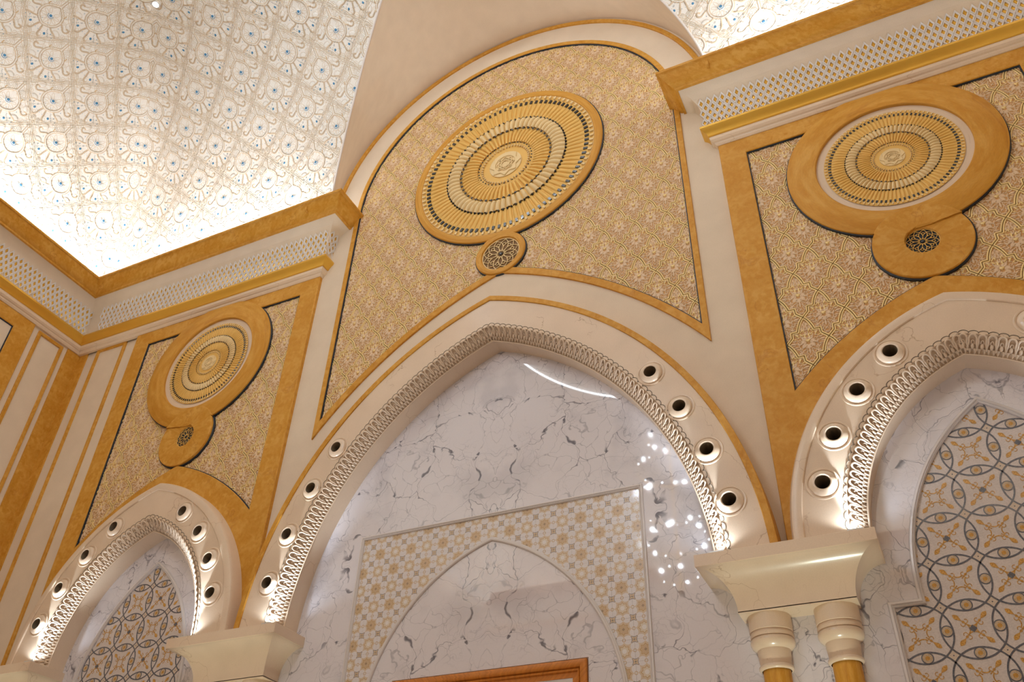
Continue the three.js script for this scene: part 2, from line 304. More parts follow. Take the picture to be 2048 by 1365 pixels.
// the ceiling tile: a square set on its point, knob towards the crown
const CT = (() => {
  const q = 0.384, w = 640, s = 0.79, r = rng(9);
  const straps = mirrored((x) => {
    x.lineWidth = 0.036; x.beginPath(); x.moveTo(0, 0.35); x.lineTo(0, 0.2); x.bezierCurveTo(0.06, 0.16, 0.13, 0.13, 0.135, 0.04); x.bezierCurveTo(0.14, -0.04, 0.09, -0.09, 0, -0.115); x.stroke();
    x.lineWidth = 0.022; x.beginPath(); x.moveTo(0.135, 0.04); x.bezierCurveTo(0.19, 0.06, 0.2, -0.02, 0.25, 0.0); x.bezierCurveTo(0.29, 0.03, 0.26, 0.07, 0.235, 0.05); x.stroke();
    x.beginPath(); x.moveTo(0.1, -0.08); x.bezierCurveTo(0.14, -0.12, 0.19, -0.1, 0.22, -0.14); x.stroke(); x.beginPath(); x.moveTo(0.02, -0.115); x.bezierCurveTo(0.05, -0.2, 0.03, -0.26, 0.08, -0.27); x.stroke();
  });
  const inner = mirrored((x) => { x.lineWidth = 0.014; x.beginPath(); x.moveTo(0, 0.35); x.lineTo(0, 0.2); x.bezierCurveTo(0.06, 0.16, 0.13, 0.13, 0.135, 0.04); x.bezierCurveTo(0.14, -0.04, 0.09, -0.09, 0, -0.115); x.stroke(); x.beginPath(); x.arc(0, 0.345, 0.022, 0, 2 * PI); x.fill(); });
  const shells = mirrored((x) => {
    for (const [a, b, t, l, k] of [[0.1, 0.2, 0.85, 0.17, 0.075], [0.24, 0.1, 2.4, 0.1, 0.05], [0.05, -0.31, 1.1, 0.09, 0.05], [0.2, -0.1, -0.6, 0.1, 0.045]]) { x.save(); x.translate(a, b); x.rotate(t); x.beginPath(); x.ellipse(0, 0, l * 0.52, k, 0, 0, 2 * PI); x.fill(); x.restore(); }
    for (let k = 0; k < 40; k++) leafPath(x, 0.34 * r(), -0.3 + 0.6 * r(), r() * 6.28, 0.03 + 0.03 * r(), 0.012, 0.3 * (r() - 0.5));
    for (let k = 0; k < 8; k++) leafPath(x, 0, 0.02, k * PI / 4 + 0.3, 0.085, 0.022, 0.1);
  });
  const ribs = mirrored((x) => { x.lineWidth = 0.006;
    for (const o of [0.012, 0.034]) for (const m of [1, -1]) { x.beginPath(); for (let k = 0; k <= 40; k++) { const t = k / 40, a = q * t, b = m * (q - a), w = o * 1.2 + 0.009 * sin(t * 2 * PI * 2.5); x.lineTo(a - w * 0.7, b - m * w * 0.7); } x.stroke(); }
    x.lineWidth = 0.005; for (let k = 0; k < 5; k++) { const a = -1.57 + 0.63 * k; x.beginPath(); x.ellipse(0.075 * cos(a), 0.02 + 0.075 * sin(a), 0.034, 0.016, a, 0, 2 * PI); x.stroke(); } for (const [a, b, t, l, k] of [[0.1, 0.2, 0.85, 0.17, 0.075], [0.24, 0.1, 2.4, 0.1, 0.05], [0.05, -0.31, 1.1, 0.09, 0.05], [0.2, -0.1, -0.6, 0.1, 0.045]]) { x.save(); x.translate(a, b); x.rotate(t); x.beginPath(); x.ellipse(0, 0, l * 0.52, k, 0, 0, 2 * PI); x.stroke(); x.restore(); } for (const [a, b, q] of [[0.3, 0.03, 0.05], [0.27, -0.06, 0.035], [0.07, -0.23, 0.04], [0.16, 0.08, 0.03], [0.06, 0.27, 0.03]]) { x.beginPath(); for (let k = 0; k < 24; k++) { const z = q * (1 - k / 26), w = k * 0.42 + a * 20; x.lineTo(a + z * cos(w), b + z * sin(w)); } x.stroke(); } for (const [a, b, t] of [[0.1, 0.2, 0.85], [0.05, -0.31, 1.1]]) for (let k = 1; k < 4; k++) { x.save(); x.translate(a, b); x.rotate(t); x.beginPath(); x.ellipse(0, 0, 0.085 * k / 4, 0.07 * k / 4, 0, 0, 2 * PI); x.stroke(); x.restore(); } });
  const blueDraw = mirrored((x) => { x.beginPath(); x.arc(0, 0.03, 0.018, 0, 2 * PI); x.fill(); x.lineWidth = 0.006; x.beginPath(); x.arc(0, 0.03, 0.032, -2.6, 0.2); x.stroke(); for (const [a, b, t] of [[0.107, -0.19, 0.017], [0.045, -0.06, 0.004], [0.17, -0.02, 0.005], [0.16, -0.14, 0.006], [0.02, -0.2, 0.004], [0.2, -0.17, 0.005]]) { x.beginPath(); x.ellipse(a, b, t * 0.8, t, 0.4, 0, 2 * PI); x.fill(); } });
  const greyDraw = mirrored((x) => { for (let k = 0; k < 22; k++) { const a = -0.5 - 2.1 * r(), d = 0.1 + 0.16 * r(); x.save(); x.translate(d * cos(a + 1.57) * 0.9, -0.02 + d * sin(a)); x.rotate(r() * 3); x.fillRect(0, 0, 0.012, 0.004); x.restore(); } });
  const orangeDraw = (x) => { x.lineWidth = 0.007; for (const [a, b, m] of [[0.115, 0.13, 1], [-0.12, 0.125, -1]]) { x.beginPath(); x.moveTo(a, b); x.quadraticCurveTo(a + 0.015 * m, b + 0.02, a, b + 0.035); x.stroke(); } };
  const m = (f) => maskOf(w, w, s, s, f), st = m(straps), inn = m(inner), sh = m(shells), rb = m(ribs), bl = m(blueDraw), gr = m(greyDraw), og = m(orangeDraw);
  const ds = dome(st, w, w, 6), dsh = dome(sh, w, w, 8), H = new Float32Array(w * w), edge = new Float32Array(w * w);
  for (let j = 0; j < w; j++) for (let i = 0; i < w; i++) { const k = j * w + i, x = ((i + 0.5) / w - 0.5) * s, y = (0.5 - (j + 0.5) / w) * s, d = (q - Math.abs(x) - Math.abs(y)) / 1.414 + 0.006 * sin((x - y) * 40) * sin((x + y) * 40); edge[k] = smooth(0.026, 0.02, d) * smooth(0.012, 0.018, d) + smooth(0.008, 0.003, d); H[k] = Math.max(0.25 + 0.4 * dsh[k] - 0.16 * rb[k], 0.8 * ds[k], 0.35 + 0.25 * edge[k] * (d < 0.03 ? 1 : 0)) + 0.2 * bl[k]; }
  const soft = blur(H, w, w, 2, 1);
  const [map, bump] = textures(w, w, (i) => {
    let c = [250, 246, 238]; const n = 4 * N[1]((i % w) * 0.05, ((i / w) | 0) * 0.05), mix = (t, k) => { c = c.map((v, j) => lerp(v, t[j], k)); };
    mix([226, 206, 178], Math.max(st[i] - inn[i] * 0.9, edge[i] * 0.7, 0)); mix([222, 203, 175], rb[i] * 0.85); mix([150, 152, 150], gr[i] * 0.75); mix([58, 128, 178], bl[i] * 0.9); mix([196, 140, 50], og[i] * 0.8);
    return c.map((v) => v + n);
  }, soft);
  return { q, s, height: sampler(soft, w, w, s, s), mat: std({ map, bumpMap: bump, bumpScale: 0.02, roughness: 0.7 }) };
})();

// flat mosaic prints: tesserae too small to tell apart
function mosaicTile(variant) {
  const w = 160, c = canvasOf(w, w), x = c.getContext('2d'); x.scale(w, w);
  const fillC = (col, a, b, r) => { x.fillStyle = col; x.beginPath(); x.arc(a, b, r, 0, 2 * PI); x.fill(); };
  x.fillStyle = '#e0cab0'; x.fillRect(0, 0, 1, 1);
  for (const [a, b] of [[0, 0], [1, 0], [0, 1], [1, 1]]) { x.fillStyle = '#d9bf9f'; x.beginPath(); x.moveTo(a - 0.16, b); x.lineTo(a, b - 0.16); x.lineTo(a + 0.16, b); x.lineTo(a, b + 0.16); x.fill(); fillC('#4c4650', a, b, 0.022); }
  for (const t of [0.31, 0.69]) for (const [a, b] of [[t, 0], [t, 1], [0, t], [1, t]]) { fillC('#f1eaea', a, b, 0.21); x.strokeStyle = '#6f6870'; x.lineWidth = 0.022; x.beginPath(); const ang = Math.atan2(b === 0 || b === 1 ? 0 : (b < 0.5 ? -1 : 1), a === 0 || a === 1 ? 0 : (a < 0.5 ? -1 : 1)); x.arc(a, b, 0.2, ang - 0.75, ang + 0.75); x.stroke(); }
  x.strokeStyle = '#c2934f'; x.lineWidth = 0.02;
  for (const [a, b] of [[0.5, 0], [0.5, 1], [0, 0.5], [1, 0.5]]) { x.beginPath(); x.arc(a, b, 0.07, 0, 2 * PI); x.stroke(); fillC('#f0e7e2', a, b, 0.05); }
  x.fillStyle = variant ? '#e9dac6' : '#d6b892'; x.beginPath(); for (let k = 0; k < 16; k++) { const a = k * PI / 8, r = k % 2 ? 0.2 : 0.28; x.lineTo(0.5 + r * cos(a), 0.5 + r * sin(a)); } x.closePath(); x.fill(); x.stroke();
  if (variant) fillC('#f7f0ec', 0.5, 0.5, 0.11); else { x.fillStyle = variant === 0 ? '#a98d70' : '#7d6f66'; x.save(); x.translate(0.5, 0.5); x.rotate(PI / 4); x.fillRect(-0.055, -0.055, 0.11, 0.11); x.restore(); }
  const d = x.getImageData(0, 0, w, w).data, r = rng(77 + variant);
  const out = new Uint8Array(w * w * 4);
  for (let j = 0; j < w; j++) for (let i = 0; i < w; i++) { const cell = ((i >> 2) * 131 + (j >> 2) * 977) % 97, grout = (i & 3) === 0 || (j & 3) === 0 ? -8 : 0, o = ((w - 1 - j) * w + i) * 4; for (let k = 0; k < 3; k++) out[o + k] = clamp(d[(j * w + i) * 4 + k] + (cell - 48) * 0.13 + grout, 0, 255); out[o + 3] = 255; }
  return finish(new THREE.DataTexture(out, w, w, THREE.RGBAFormat), true, 1, 1, false);
}
M.mosaic = [0, 1].map((v) => phys({ map: mosaicTile(v), roughness: 0.3, clearcoat: 0.8, clearcoatRoughness: 0.08 }));
function tesserae(r, g, b, k) { const w = 256, cells = 42; const rd = rng(r * 7 + b), t = Array.from({ length: cells * cells }, () => (rd() - 0.5) * k); return paint(w, w, (u, v) => { const i = Math.min(cells - 1, (u * cells) | 0), j = Math.min(cells - 1, (v * cells) | 0), fu = u * cells - i, fv = v * cells - j, m = t[j * cells + i] - (fu < 0.14 || fv < 0.14 ? 10 : 0); return [r + m, g + m, b + m]; }, true, 0.3, 0.3, false); }
const inlay = (r, g, b, k = 26) => phys({ map: tesserae(r, g, b, k), roughness: 0.3, clearcoat: 0.7, clearcoatRoughness: 0.12 });
M.inWhite = inlay(226, 214, 208, 18); M.inGrey = inlay(92, 92, 102, 30); M.inGold = inlay(204, 150, 62, 50); M.inTan = inlay(204, 178, 146, 30); M.inBeige = inlay(222, 202, 182, 22);
M.wood = std({ roughness: 0.45, map: paint(512, 512, (u, v) => { const g = fbm(0, u * 26, v * 1.6, 4) * 22 + fbm(1, u * 90, v * 5, 2) * 10; return [204 + g, 124 + g * 0.9, 40 + g * 0.6]; }, true, 1.0) });

// ================================================================ THE SETTING
const nozC = [[1.562, 5.872], [1.775, 5.479], [1.951, 5.045], [2.066, 4.599]], nozS = [[-0.468, 5.549], [-0.753, 5.283], [-0.978, 4.961], [-1.119, 4.605]];
const holeR = 0.052;
const archC = { c: 1.0, cy: 4.05 }, archS = { c: 0.45, cy: 4.2 }, Y0 = 4.18;
struct('floor', box(-XW - 0.3, XW + 0.3, -0.2, 0, -0.4, ZD + 0.3), M.floor);
{
  const w = structGroup('wall_back');
  const cut = (ax, A, R) => archPath(ax, A.c, A.cy, R, 4.1);
  const bores = [-1, 1].flatMap((m) => [...nozC.map(([x, y]) => [m * x, y]), ...nozS.flatMap(([x, y]) => [[-AX + m * x, y], [AX + m * x, y]])]).map(([x, y]) => circlePts(x, y, holeR + 0.006, 20));
  const lunette = (R, r, yb) => [...circlePts(0, 9.45, R, 64, 0, PI, true), ...archPath(0, 1.43, 3.62, r, yb, 40)];
  const lun = circlePts(0, BR.y, BR.R + 0.03, 48, 0, PI, true);
  part('plaster_face', plate([[-XW, 4.1], ...cut(-AX, archS, 1.349), ...cut(0, archC, 2.903), ...cut(AX, archS, 1.349), [XW, 4.1], [XW, 9.36], ...lun, [-XW, 9.36]], [lunette(2.03, 4.37, 6.29), ...bores], ZM - 0.06, ZP), M.plaster, w);
  part('wall_core', box(-XW - 0.3, XW + 0.3, 0, 12.4, -0.5, -0.19), M.plaster, w);
  // book-matched marble: a seam down the middle of each bay and behind the columns
  part('marble_slab', plate([[0, 5.03], [1.335, 5.03], [1.335, 0], [2.385, 0], [2.385, 7.0], [0, 7.0]], [], -0.17, ZM), M.marble, w);
  part('marble_slab', plate([[0, 5.03], [0, 7.0], [-2.385, 7.0], [-2.385, 0], [-1.335, 0], [-1.335, 5.03]], [], -0.17, ZM), M.marble, w);
  for (const s of [-1, 1]) {
    const arc = archPath(0, 0.862, 3.892, 1.537, 3.892, 24).slice(0, 25);
    const half = [[-1.451, 0], [-0.866, 0], [-0.866, 3.79], [-0.675, 3.79], ...arc, [0, 6.1], [-1.451, 6.1]];
    for (const m of [1, -1]) {
      let pts = half.map(([x, y]) => [m * x, y]); if (m < 0) { pts = pts.map(([x, y]) => [x > 1.4 && s * m < 0 && false ? x : x, y]); pts.reverse(); }
      const outer = XW - AX; pts = pts.map(([x, y]) => [Math.abs(x) > 1.4 && s * x > 0 ? s * outer : x, y]);
      part('marble_slab', plate(pts.map(([x, y]) => [s * AX + x, y]), [], -0.17, ZM), M.marbleB, w);
    }
  }
}
struct('wall_left', box(-XW - 0.3, -XW, 0, 12.4, -0.4, ZD + 0.3), M.plaster);
struct('wall_right', box(XW, XW + 0.3, 0, 12.4, -0.4, ZD + 0.3), M.plaster);
struct('wall_front', box(-XW - 0.3, XW + 0.3, 0, 12.4, ZD, ZD + 0.3), M.plaster);

// ---------------------------------------------------------------- coved ceiling
const vz = (s) => VC.z - VC.R * cos(s / VC.R), vy = (s) => VC.y + VC.R * sin(s / VC.R), SMAX = VC.R * PI / 2;
const vaultMain = (a, s, h) => [a - XW, VC.y + (VC.R - h) * sin(s / VC.R), VC.z - (VC.R - h) * cos(s / VC.R)];
const vaultLeft = (a, s, h) => { const [, y, z] = vaultMain(0, s, h); return [z - XW, y, -a]; };
const outBarrel = (a, s) => { const x = a - XW, y = vy(s); return y > BR.y ? hyp(x, y - BR.y) - BR.R : Math.abs(x) - BR.R; };
{
  const g = structGroup('ceiling');
  const shell = (name, map, len, clips) => { const p = patch({ a0: map === 0 ? -len : 0, a1: map === 0 ? 0 : len, b0: 0, b1: SMAX, na: 60, nb: 24, clips, map: (a, s) => (map === 0 ? vaultLeft(a, s, -0.02) : vaultMain(a, s, -0.02)) }); part(name, p, M.vault, g); return p; };
  const main = shell('vault_shell', 1, 2 * XW, [(a, s) => a - vz(s), (a, s) => 2 * XW - a - vz(s), outBarrel]);
  const opposite = patch({ a0: 0, a1: 2 * XW, b0: 0, b1: SMAX, na: 40, nb: 24, clips: [(a, s) => a - vz(s), (a, s) => 2 * XW - a - vz(s)], map: (a, s) => { const [x, y, z] = vaultMain(a, s, 0); return [-x, y, ZD - z]; } });
  part('vault_shell', opposite, M.vault, g);
  shell('vault_shell', 0, ZD, [(a, s) => -a - vz(s), (a, s) => ZD + a - vz(s)]);
  part('vault_shell', patch({ a0: 0, a1: ZD, b0: 0, b1: SMAX, na: 40, nb: 24, clips: [(a, s) => a - vz(s), (a, s) => ZD - a - vz(s)], map: (a, s) => { const [x, y] = vaultLeft(-a, s, 0); return [-x, y, a]; } }), M.vault, g);
  part('flat_ceiling', box(-XW + VC.z, XW - VC.z, VC.y + VC.R, VC.y + VC.R + 0.2, VC.z, ZD - VC.z), M.vault, g);
  part('roof_slab', box(-XW - 0.3, XW + 0.3, 12.4, 12.6, -0.4, ZD + 0.3), M.vault, g);
  // carved tiles, each on its own; whole tiles of one course share a geometry
  const q = CT.q, n = 34, tileClip = (a, s) => q - 0.0004 - Math.abs(a) - Math.abs(s);
  const courses = new Map(), uvT = (a, s) => [a / CT.s + 0.5, s / CT.s + 0.5], H = (a, s) => (CT.height(a, s) - 0.25) * 0.022;
  for (const [which, map, clips, len] of [['main', vaultMain, [(a, s) => a - vz(s) - 0.002, outBarrel], 2 * XW], ['left', vaultLeft, [(a, s) => a - vz(s) - 0.002], ZD]])
    for (let m = -6; m < 6; m++) for (let k = -6; k < 14; k++) {
      const s0 = 2.2 + 0.384 * m, a0 = 3.316 + 0.768 * k + (m & 1 ? 0.384 : 0);
      if (s0 < -q || s0 > SMAX + q || a0 < -q || a0 > len) continue;
      const sg = which === 'left' ? -1 : 1, C = clips.map((f) => (a, s) => f(a0 + a * sg, s0 + s));
      C.push((a, s) => s0 + s - 0.005, (a, s) => SMAX - s0 - s);
      const ring = [[0, q], [q, 0], [0, -q], [-q, 0], [q / 2, q / 2], [-q / 2, q / 2], [q / 2, -q / 2], [-q / 2, -q / 2], [0, 0]];
      if (!ring.some(([a, s]) => inFrame(...(which === 'left' ? vaultLeft(-(a0 - a), s0 + s, 0) : vaultMain(a0 + a, s0 + s, 0)), 0.12))) continue;
      const whole = ring.every(([a, s]) => C.every((f) => f(a, s) > 0));
      let geo, pos = [0, 0, 0];
      if (whole) {
        const key = which + m;
        if (!courses.has(key)) courses.set(key, patch({ a0: -q, a1: q, b0: -q, b1: q, na: n, nb: n, clips: [tileClip], map: (a, s) => map(a + (which === 'main' ? XW : 0), s0 + s, H(a, s)), uv: uvT, eps: 0.004 }));
        geo = courses.get(key); pos = which === 'main' ? [a0 - XW, 0, 0] : [0, 0, a0];
      } else {
        geo = patch({ a0: -q, a1: q, b0: -q, b1: q, na: n, nb: n, clips: [tileClip, ...C], map: (a, s) => (which === 'left' ? map(a - a0, s0 + s, H(a, s)) : map(a0 + a, s0 + s, H(a, s))), uv: uvT, eps: 0.004 });
        if (!geo) continue;
      }
      part('ceiling_tile', geo, CT.mat, g).position.set(...pos);
    }
}
{ // the barrel that opens the cove above the middle bay, with a fine bead where it meets the carved ceiling
  const rows = [], bead = [];
  for (let i = -3; i <= 63; i++) {
    const f = clamp(i / 60, 0, 1) * PI, x = BR.R * cos(f), y = i < 0 || i > 60 ? BR.y - 0.04 * (i < 0 ? -i : i - 60) : BR.y + BR.R * sin(f), d = VC.R ** 2 - (y - VC.y) ** 2, z = VC.z - Math.sqrt(Math.max(d, 0));
    rows.push(Array.from({ length: 7 }, (_, k) => [x, y, lerp(ZP - 0.05, z, k / 6)])); bead.push([x * 1.002, y, z]);
  }
  const g = structGroup('trim_1');
  part('barrel_soffit', loft(rows.reverse(), 1.2), M.plaster, g);
  part('barrel_bead', tube(bead, 0.014, 160, 6), M.lattice, g);
  part('gold_band', loft(circlePts(0, BR.y, 1, 80, PI * 1.01, -0.01 * PI, true).map(([x, y]) => [[2.368, ZP], [2.368, 0.0], [2.374, 0.006], [2.415, 0.006], [2.422, 0.0], [2.422, ZP]].map(([r, z]) => [x * r, BR.y + (y - BR.y) * r, z])), 0.4), M.gold, g);
}

// ================================================================ ARCHES
const chamfer = (A, Ro, Ri) => ({ ...A, Ro, Ri });
function scallopGeometry() {
  const u = 0.0325, g = [];
  g.push(tube([[-u, 0.098, 0.002], [-0.0235, 0.06, 0.007], [-0.0255, 0.032, 0.01], [-0.015, 0.008, 0.012], [0, 0.002, 0.012], [0.015, 0.008, 0.012], [0.0255, 0.032, 0.01], [0.0235, 0.06, 0.007], [u, 0.098, 0.002]], 0.0076, 22, 6));
  g.push(tube([[-0.012, 0.07, 0.004], [-0.008, 0.05, 0.006], [0, 0.044, 0.007], [0.008, 0.05, 0.006], [0.012, 0.07, 0.004]], 0.004, 10, 5));
  const leaf = new THREE.SphereGeometry(1, 8, 6); leaf.scale(0.012, 0.022, 0.008); leaf.translate(0, 0.088, 0.002); g.push(leaf);
  for (const s of [-1, 1]) { const t = new THREE.ConeGeometry(0.015, 0.045, 4); t.scale(1, 1, 0.55); t.translate(s * 0.0165, 0.128, 0.001); g.push(t); const l = new THREE.SphereGeometry(1, 6, 5); l.scale(0.006, 0.016, 0.006); l.translate(s * u * 0.98, 0.108, 0.002); g.push(l); }
  g.push(box(-u, u, 0.146, 0.154, -0.004, 0.006));
  return merge(g);
}
const scallopGeo = scallopGeometry();
function scallops(parent, ax, A, Ro, Ri, zo, zi) {
  const [a0, a1] = limbEnd(A.c, A.cy, Ro, Y0), len = Ro * (a1 - a0), n = Math.round(len / 0.065); const lines = [];
  for (const side of [-1, 1]) for (let i = 0; i < n; i++) {
    const a = lerp(a0, a1, (i + 0.5) / n), rad = new THREE.Vector3(side * cos(a), sin(a), 0), o = new THREE.Vector3(ax - side * A.c + side * Ro * cos(a), A.cy + Ro * sin(a), zo);
    const v = rad.clone().multiplyScalar(Ri - Ro).add(new THREE.Vector3(0, 0, zi - zo)).normalize(), nn = rad.clone().negate().multiplyScalar(zo - zi).add(new THREE.Vector3(0, 0, Ro - Ri)).normalize(), u = v.clone().cross(nn);
    const m = part('scallop', scallopGeo, M.stone, parent); m.matrixAutoUpdate = true;
    new THREE.Matrix4().makeBasis(u, v, nn).setPosition(o).decompose(m.position, m.quaternion, m.scale);
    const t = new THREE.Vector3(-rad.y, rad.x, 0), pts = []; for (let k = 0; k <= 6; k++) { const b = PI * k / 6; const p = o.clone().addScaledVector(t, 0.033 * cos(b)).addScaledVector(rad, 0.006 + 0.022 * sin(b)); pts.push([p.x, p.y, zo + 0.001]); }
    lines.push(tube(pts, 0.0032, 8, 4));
  }
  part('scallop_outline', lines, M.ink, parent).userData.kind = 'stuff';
}
const bandPlate = (ax, A, R0, R1, z0, z1, holes = [], bevel = 0) => plate([...archPath(ax, A.c, A.cy, R1, Y0 - 0.02), ...archPath(ax, A.c, A.cy, R0, Y0 - 0.02).reverse()], holes, z0, z1, bevel);

{
  const g = thing('arch_surround', 'tall cream pointed arch in the middle bay, edged with a thin gold band', 'arch');
  const holes = [-1, 1].flatMap((s) => nozC.map(([x, y]) => circlePts(s * x, y, holeR + 0.004, 24)));
  part('archivolt', bandPlate(0, archC, 3.006, 3.304, ZP - 0.02, ZA, holes, 0.003), M.stone, g);
  part('gold_band', bandPlate(0, archC, 3.302, 3.357, ZP - 0.02, ZA + 0.013, [], 0.004), M.gold, g, 'thin golden stone band');
  part('soffit', archLoft(0, archC.c, archC.cy, [[2.898, ZM - 0.02], [2.898, 0.056], [2.904, 0.06]], Y0 - 0.02), M.stone, g);
  part('carved_chamfer', archLoft(0, archC.c, archC.cy, [[2.906, 0.045], [3.016, 0.153], [3.014, ZA - 0.004]], Y0 - 0.02), M.stone, g);
  scallops(g, 0, archC, 3.006, 2.898, ZA, 0.06);
}
function sideArch(s, label) {
  const g = thing('arch_surround', label, 'arch'), ax = s * AX;
  const holes = [-1, 1].flatMap((m) => nozS.map(([x, y]) => circlePts(ax + m * x, y, holeR + 0.004, 24)));
  part('archivolt', bandPlate(ax, archS, 1.459, 1.757, ZP - 0.02, 0.16, holes, 0.003), M.stone, g);
  part('outer_moulding', archLoft(ax, archS.c, archS.cy, [[1.753, 0.15], [1.753, 0.166], [1.76, 0.172], [1.80, 0.174], [1.828, 0.166], [1.843, 0.14], [1.846, ZP - 0.02]], Y0 - 0.02), M.stone, g);
  part('soffit', archLoft(ax, archS.c, archS.cy, [[1.344, ZM - 0.02], [1.344, 0.056], [1.35, 0.06]], Y0 - 0.02), M.stone, g);
  part('carved_chamfer', archLoft(ax, archS.c, archS.cy, [[1.35, 0.05], [1.466, 0.15], [1.466, 0.156]], Y0 - 0.02), M.stone, g);
  scallops(g, ax, archS, 1.459, 1.344, 0.16, 0.06);
}
sideArch(-1, 'small cream pointed arch of the left bay, beside the striped corner of the hall');
sideArch(1, 'small cream pointed arch of the right bay, framed by broad golden stone');

// round nozzles let into the arches
{
  const proto = new THREE.Group();
  part('collar', latheZ([[0.121, -0.002], [0.121, 0.004], [0.116, 0.007], [0.106, 0.006], [0.103, -0.006]], 40), M.stone, proto);
  part('ring', latheZ([[0.103, -0.008], [0.096, -0.006], [0.096, 0.012], [0.092, 0.022], [0.084, 0.028], [0.072, 0.033], [0.062, 0.038], [0.056, 0.038], [holeR, 0.032]], 40, 1), M.polished, proto);
  part('throat', latheZ([[holeR, 0.034], [holeR, -0.33], [0.0001, -0.33]], 28), M.dark, proto);
  const how = ['topmost', 'second from the top', 'second from the bottom', 'lowest'];
  const put = (x, y, z, label) => { const c = proto.clone(); c.name = numbered('air_nozzle'); c.position.set(x, y, z); scene.add(c); tag(c, label, 'nozzle', 'round nozzles set in the arches'); };
  nozC.forEach(([x, y], i) => { for (const s of [-1, 1]) put(s * x, y, ZA, `${how[i]} of four nozzles on the ${s < 0 ? 'left' : 'right'} limb of the tall central arch`); });
  for (const b of [-1, 1]) nozS.forEach(([x, y], i) => { for (const s of [-1, 1]) put(b * AX - s * x * -1, y, 0.16, `${how[i]} of four nozzles on the ${s < 0 ? 'right' : 'left'} limb of the small ${b < 0 ? 'left' : 'right'} arch`); });
}

// ================================================================ CARVED PANELS
let wholeTile;
function carvedTiles(parent, top, bbox, zBase, clips) {   // tiles hang from lattice points: top = one of their upper corners
  const A = { a0: -RT.hx - 0.001, a1: RT.hx + 0.001, b0: -RT.hy - 0.001, b1: RT.hy + 0.001, na: 44, nb: 64, uv: (a, b) => [a / RT.sx + 0.5, b / RT.sy + 0.5], eps: 0.003 };
  const edge = (a, b) => RT.sd(a, b) - 0.0011, H = (a, b) => RT.height(a, b) * 0.012;
  wholeTile ??= patch({ ...A, clips: [edge], map: (a, b) => [a, b, H(a, b)] });
  const m0 = Math.floor((bbox[0] - top[0]) / RT.hx) - 1, m1 = Math.ceil((bbox[2] - top[0]) / RT.hx) + 1, n0 = Math.floor((bbox[1] - top[1]) / RT.hy) - 1, n1 = Math.ceil((bbox[3] - top[1]) / RT.hy) + 2;
  for (let n = n0; n <= n1; n++) for (let m = m0; m <= m1; m++) {
    if ((m + n) & 1) continue;
    const cx = top[0] + m * RT.hx, cy = top[1] + n * RT.hy - RT.hy, ins = [...RT.outline, [0, 0]].map(([x, y]) => clips.map((f) => f(cx + x, cy + y)));
    if (ins.every((v) => v.every((t) => t > 0))) { part('carved_tile', wholeTile, RT.mat, parent).position.set(cx, cy, zBase); continue; }
    if (clips.some((f, i) => ins.every((v) => v[i] < -0.02))) continue;
    const g = patch({ ...A, na: 40, nb: 58, clips: [edge, ...clips.map((f) => (a, b) => f(cx + a, cy + b))], map: (a, b) => [a, b, H(a, b)] });
    if (g) part('carved_tile', g, RT.mat, parent).position.set(cx, cy, zBase);
  }
}
{ // the tall panel of the lunette
  const g = thing('carved_panel', 'tall round-topped carved panel above the central arch, in a slim golden frame', 'panel');
  const bot = (R, yb) => archPath(0, 1.43, 3.62, R, yb, 40), arcTop = (R) => circlePts(0, 9.45, R, 64, 0, PI, true);
  const inner = [...arcTop(2.0), ...bot(4.41, 6.39)], outer = [...arcTop(2.058), ...bot(4.33, 6.186)];
  part('frame', plate(outer, [inner], ZP - 0.01, 0, 0.004), M.gold, g);
  part('blue_liner', sweep(inner, [[0, -0.01], [0.001, -0.012], [0.010, -0.012], [0.011, -0.014], [0.011, -0.034]].reverse(), true), M.blue, g, 'dark blue line inside the frame');
  part('backing', plate(inner, [], ZP - 0.045, ZP - 0.014), M.joint, g);
  carvedTiles(g, [0, 7.635], [-2, 6.3, 2, 11.5], -0.0335, [(x, y) => (y > 9.45 ? 1.992 - hyp(x, y - 9.45) : 1.992 - Math.abs(x)), (x, y) => hyp(x - (x < 0 ? 1.43 : -1.43), y - 3.62) - 4.418, (x, y) => hyp(x, y - 9.41) - 1.17, (x, y) => hyp(x, y - 7.985) - 0.26]);
}
function bayPanel(s, label) {
  const g = thing('carved_panel', label, 'panel', [s * AX, 0, 0]);
  const outer = [[-1.444, Y0 - 0.02], ...archPath(0, archS.c, archS.cy, 1.835, Y0 - 0.02), [1.444, Y0 - 0.02], [1.444, 8.56], [-1.444, 8.56]];
  const field = [[1.192, 5.499], [1.192, 8.303], [-1.192, 8.303], ...archPath(0, 0.85, 3.611, 2.781, 5.499)].slice(0, -1);
  part('stone_frame', plate(outer.slice().reverse(), [field], ZP - 0.01, 0.026, 0.006), M.gold, g, 'broad mottled golden stone frame');
  part('blue_liner', sweep(field, [[0, 0.014], [0.001, 0.012], [0.009, 0.012], [0.010, 0.010], [0.010, -0.012]].reverse(), true), M.blue, g, 'dark blue line inside the frame');
  part('backing', plate(field, [], ZP - 0.03, ZP + 0.008), M.joint, g);
  carvedTiles(g, [2.98 - AX, 6.43], [-1.2, 5.4, 1.2, 8.35], -0.0105, [(x) => 1.184 - Math.abs(x), (x, y) => 8.295 - y, (x, y) => hyp(x - (x < 0 ? 0.85 : -0.85), y - 3.611) - 2.789, (x, y) => hyp(x, y - 7.66) - 0.87, (x, y) => hyp(x, y - 6.63) - 0.35]);
  return g;
}
const leftPanel = bayPanel(-1, 'golden stone panel with carved field over the small left arch');
const rightPanel = bayPanel(1, 'golden stone panel with carved field over the small right arch');
{ const c = copy(leftPanel, 'golden stone panel on the left wall, cut by the edge of the picture'); c.position.set(-XW, 0, 0.735 + 1.444); c.rotation.y = PI / 2; }

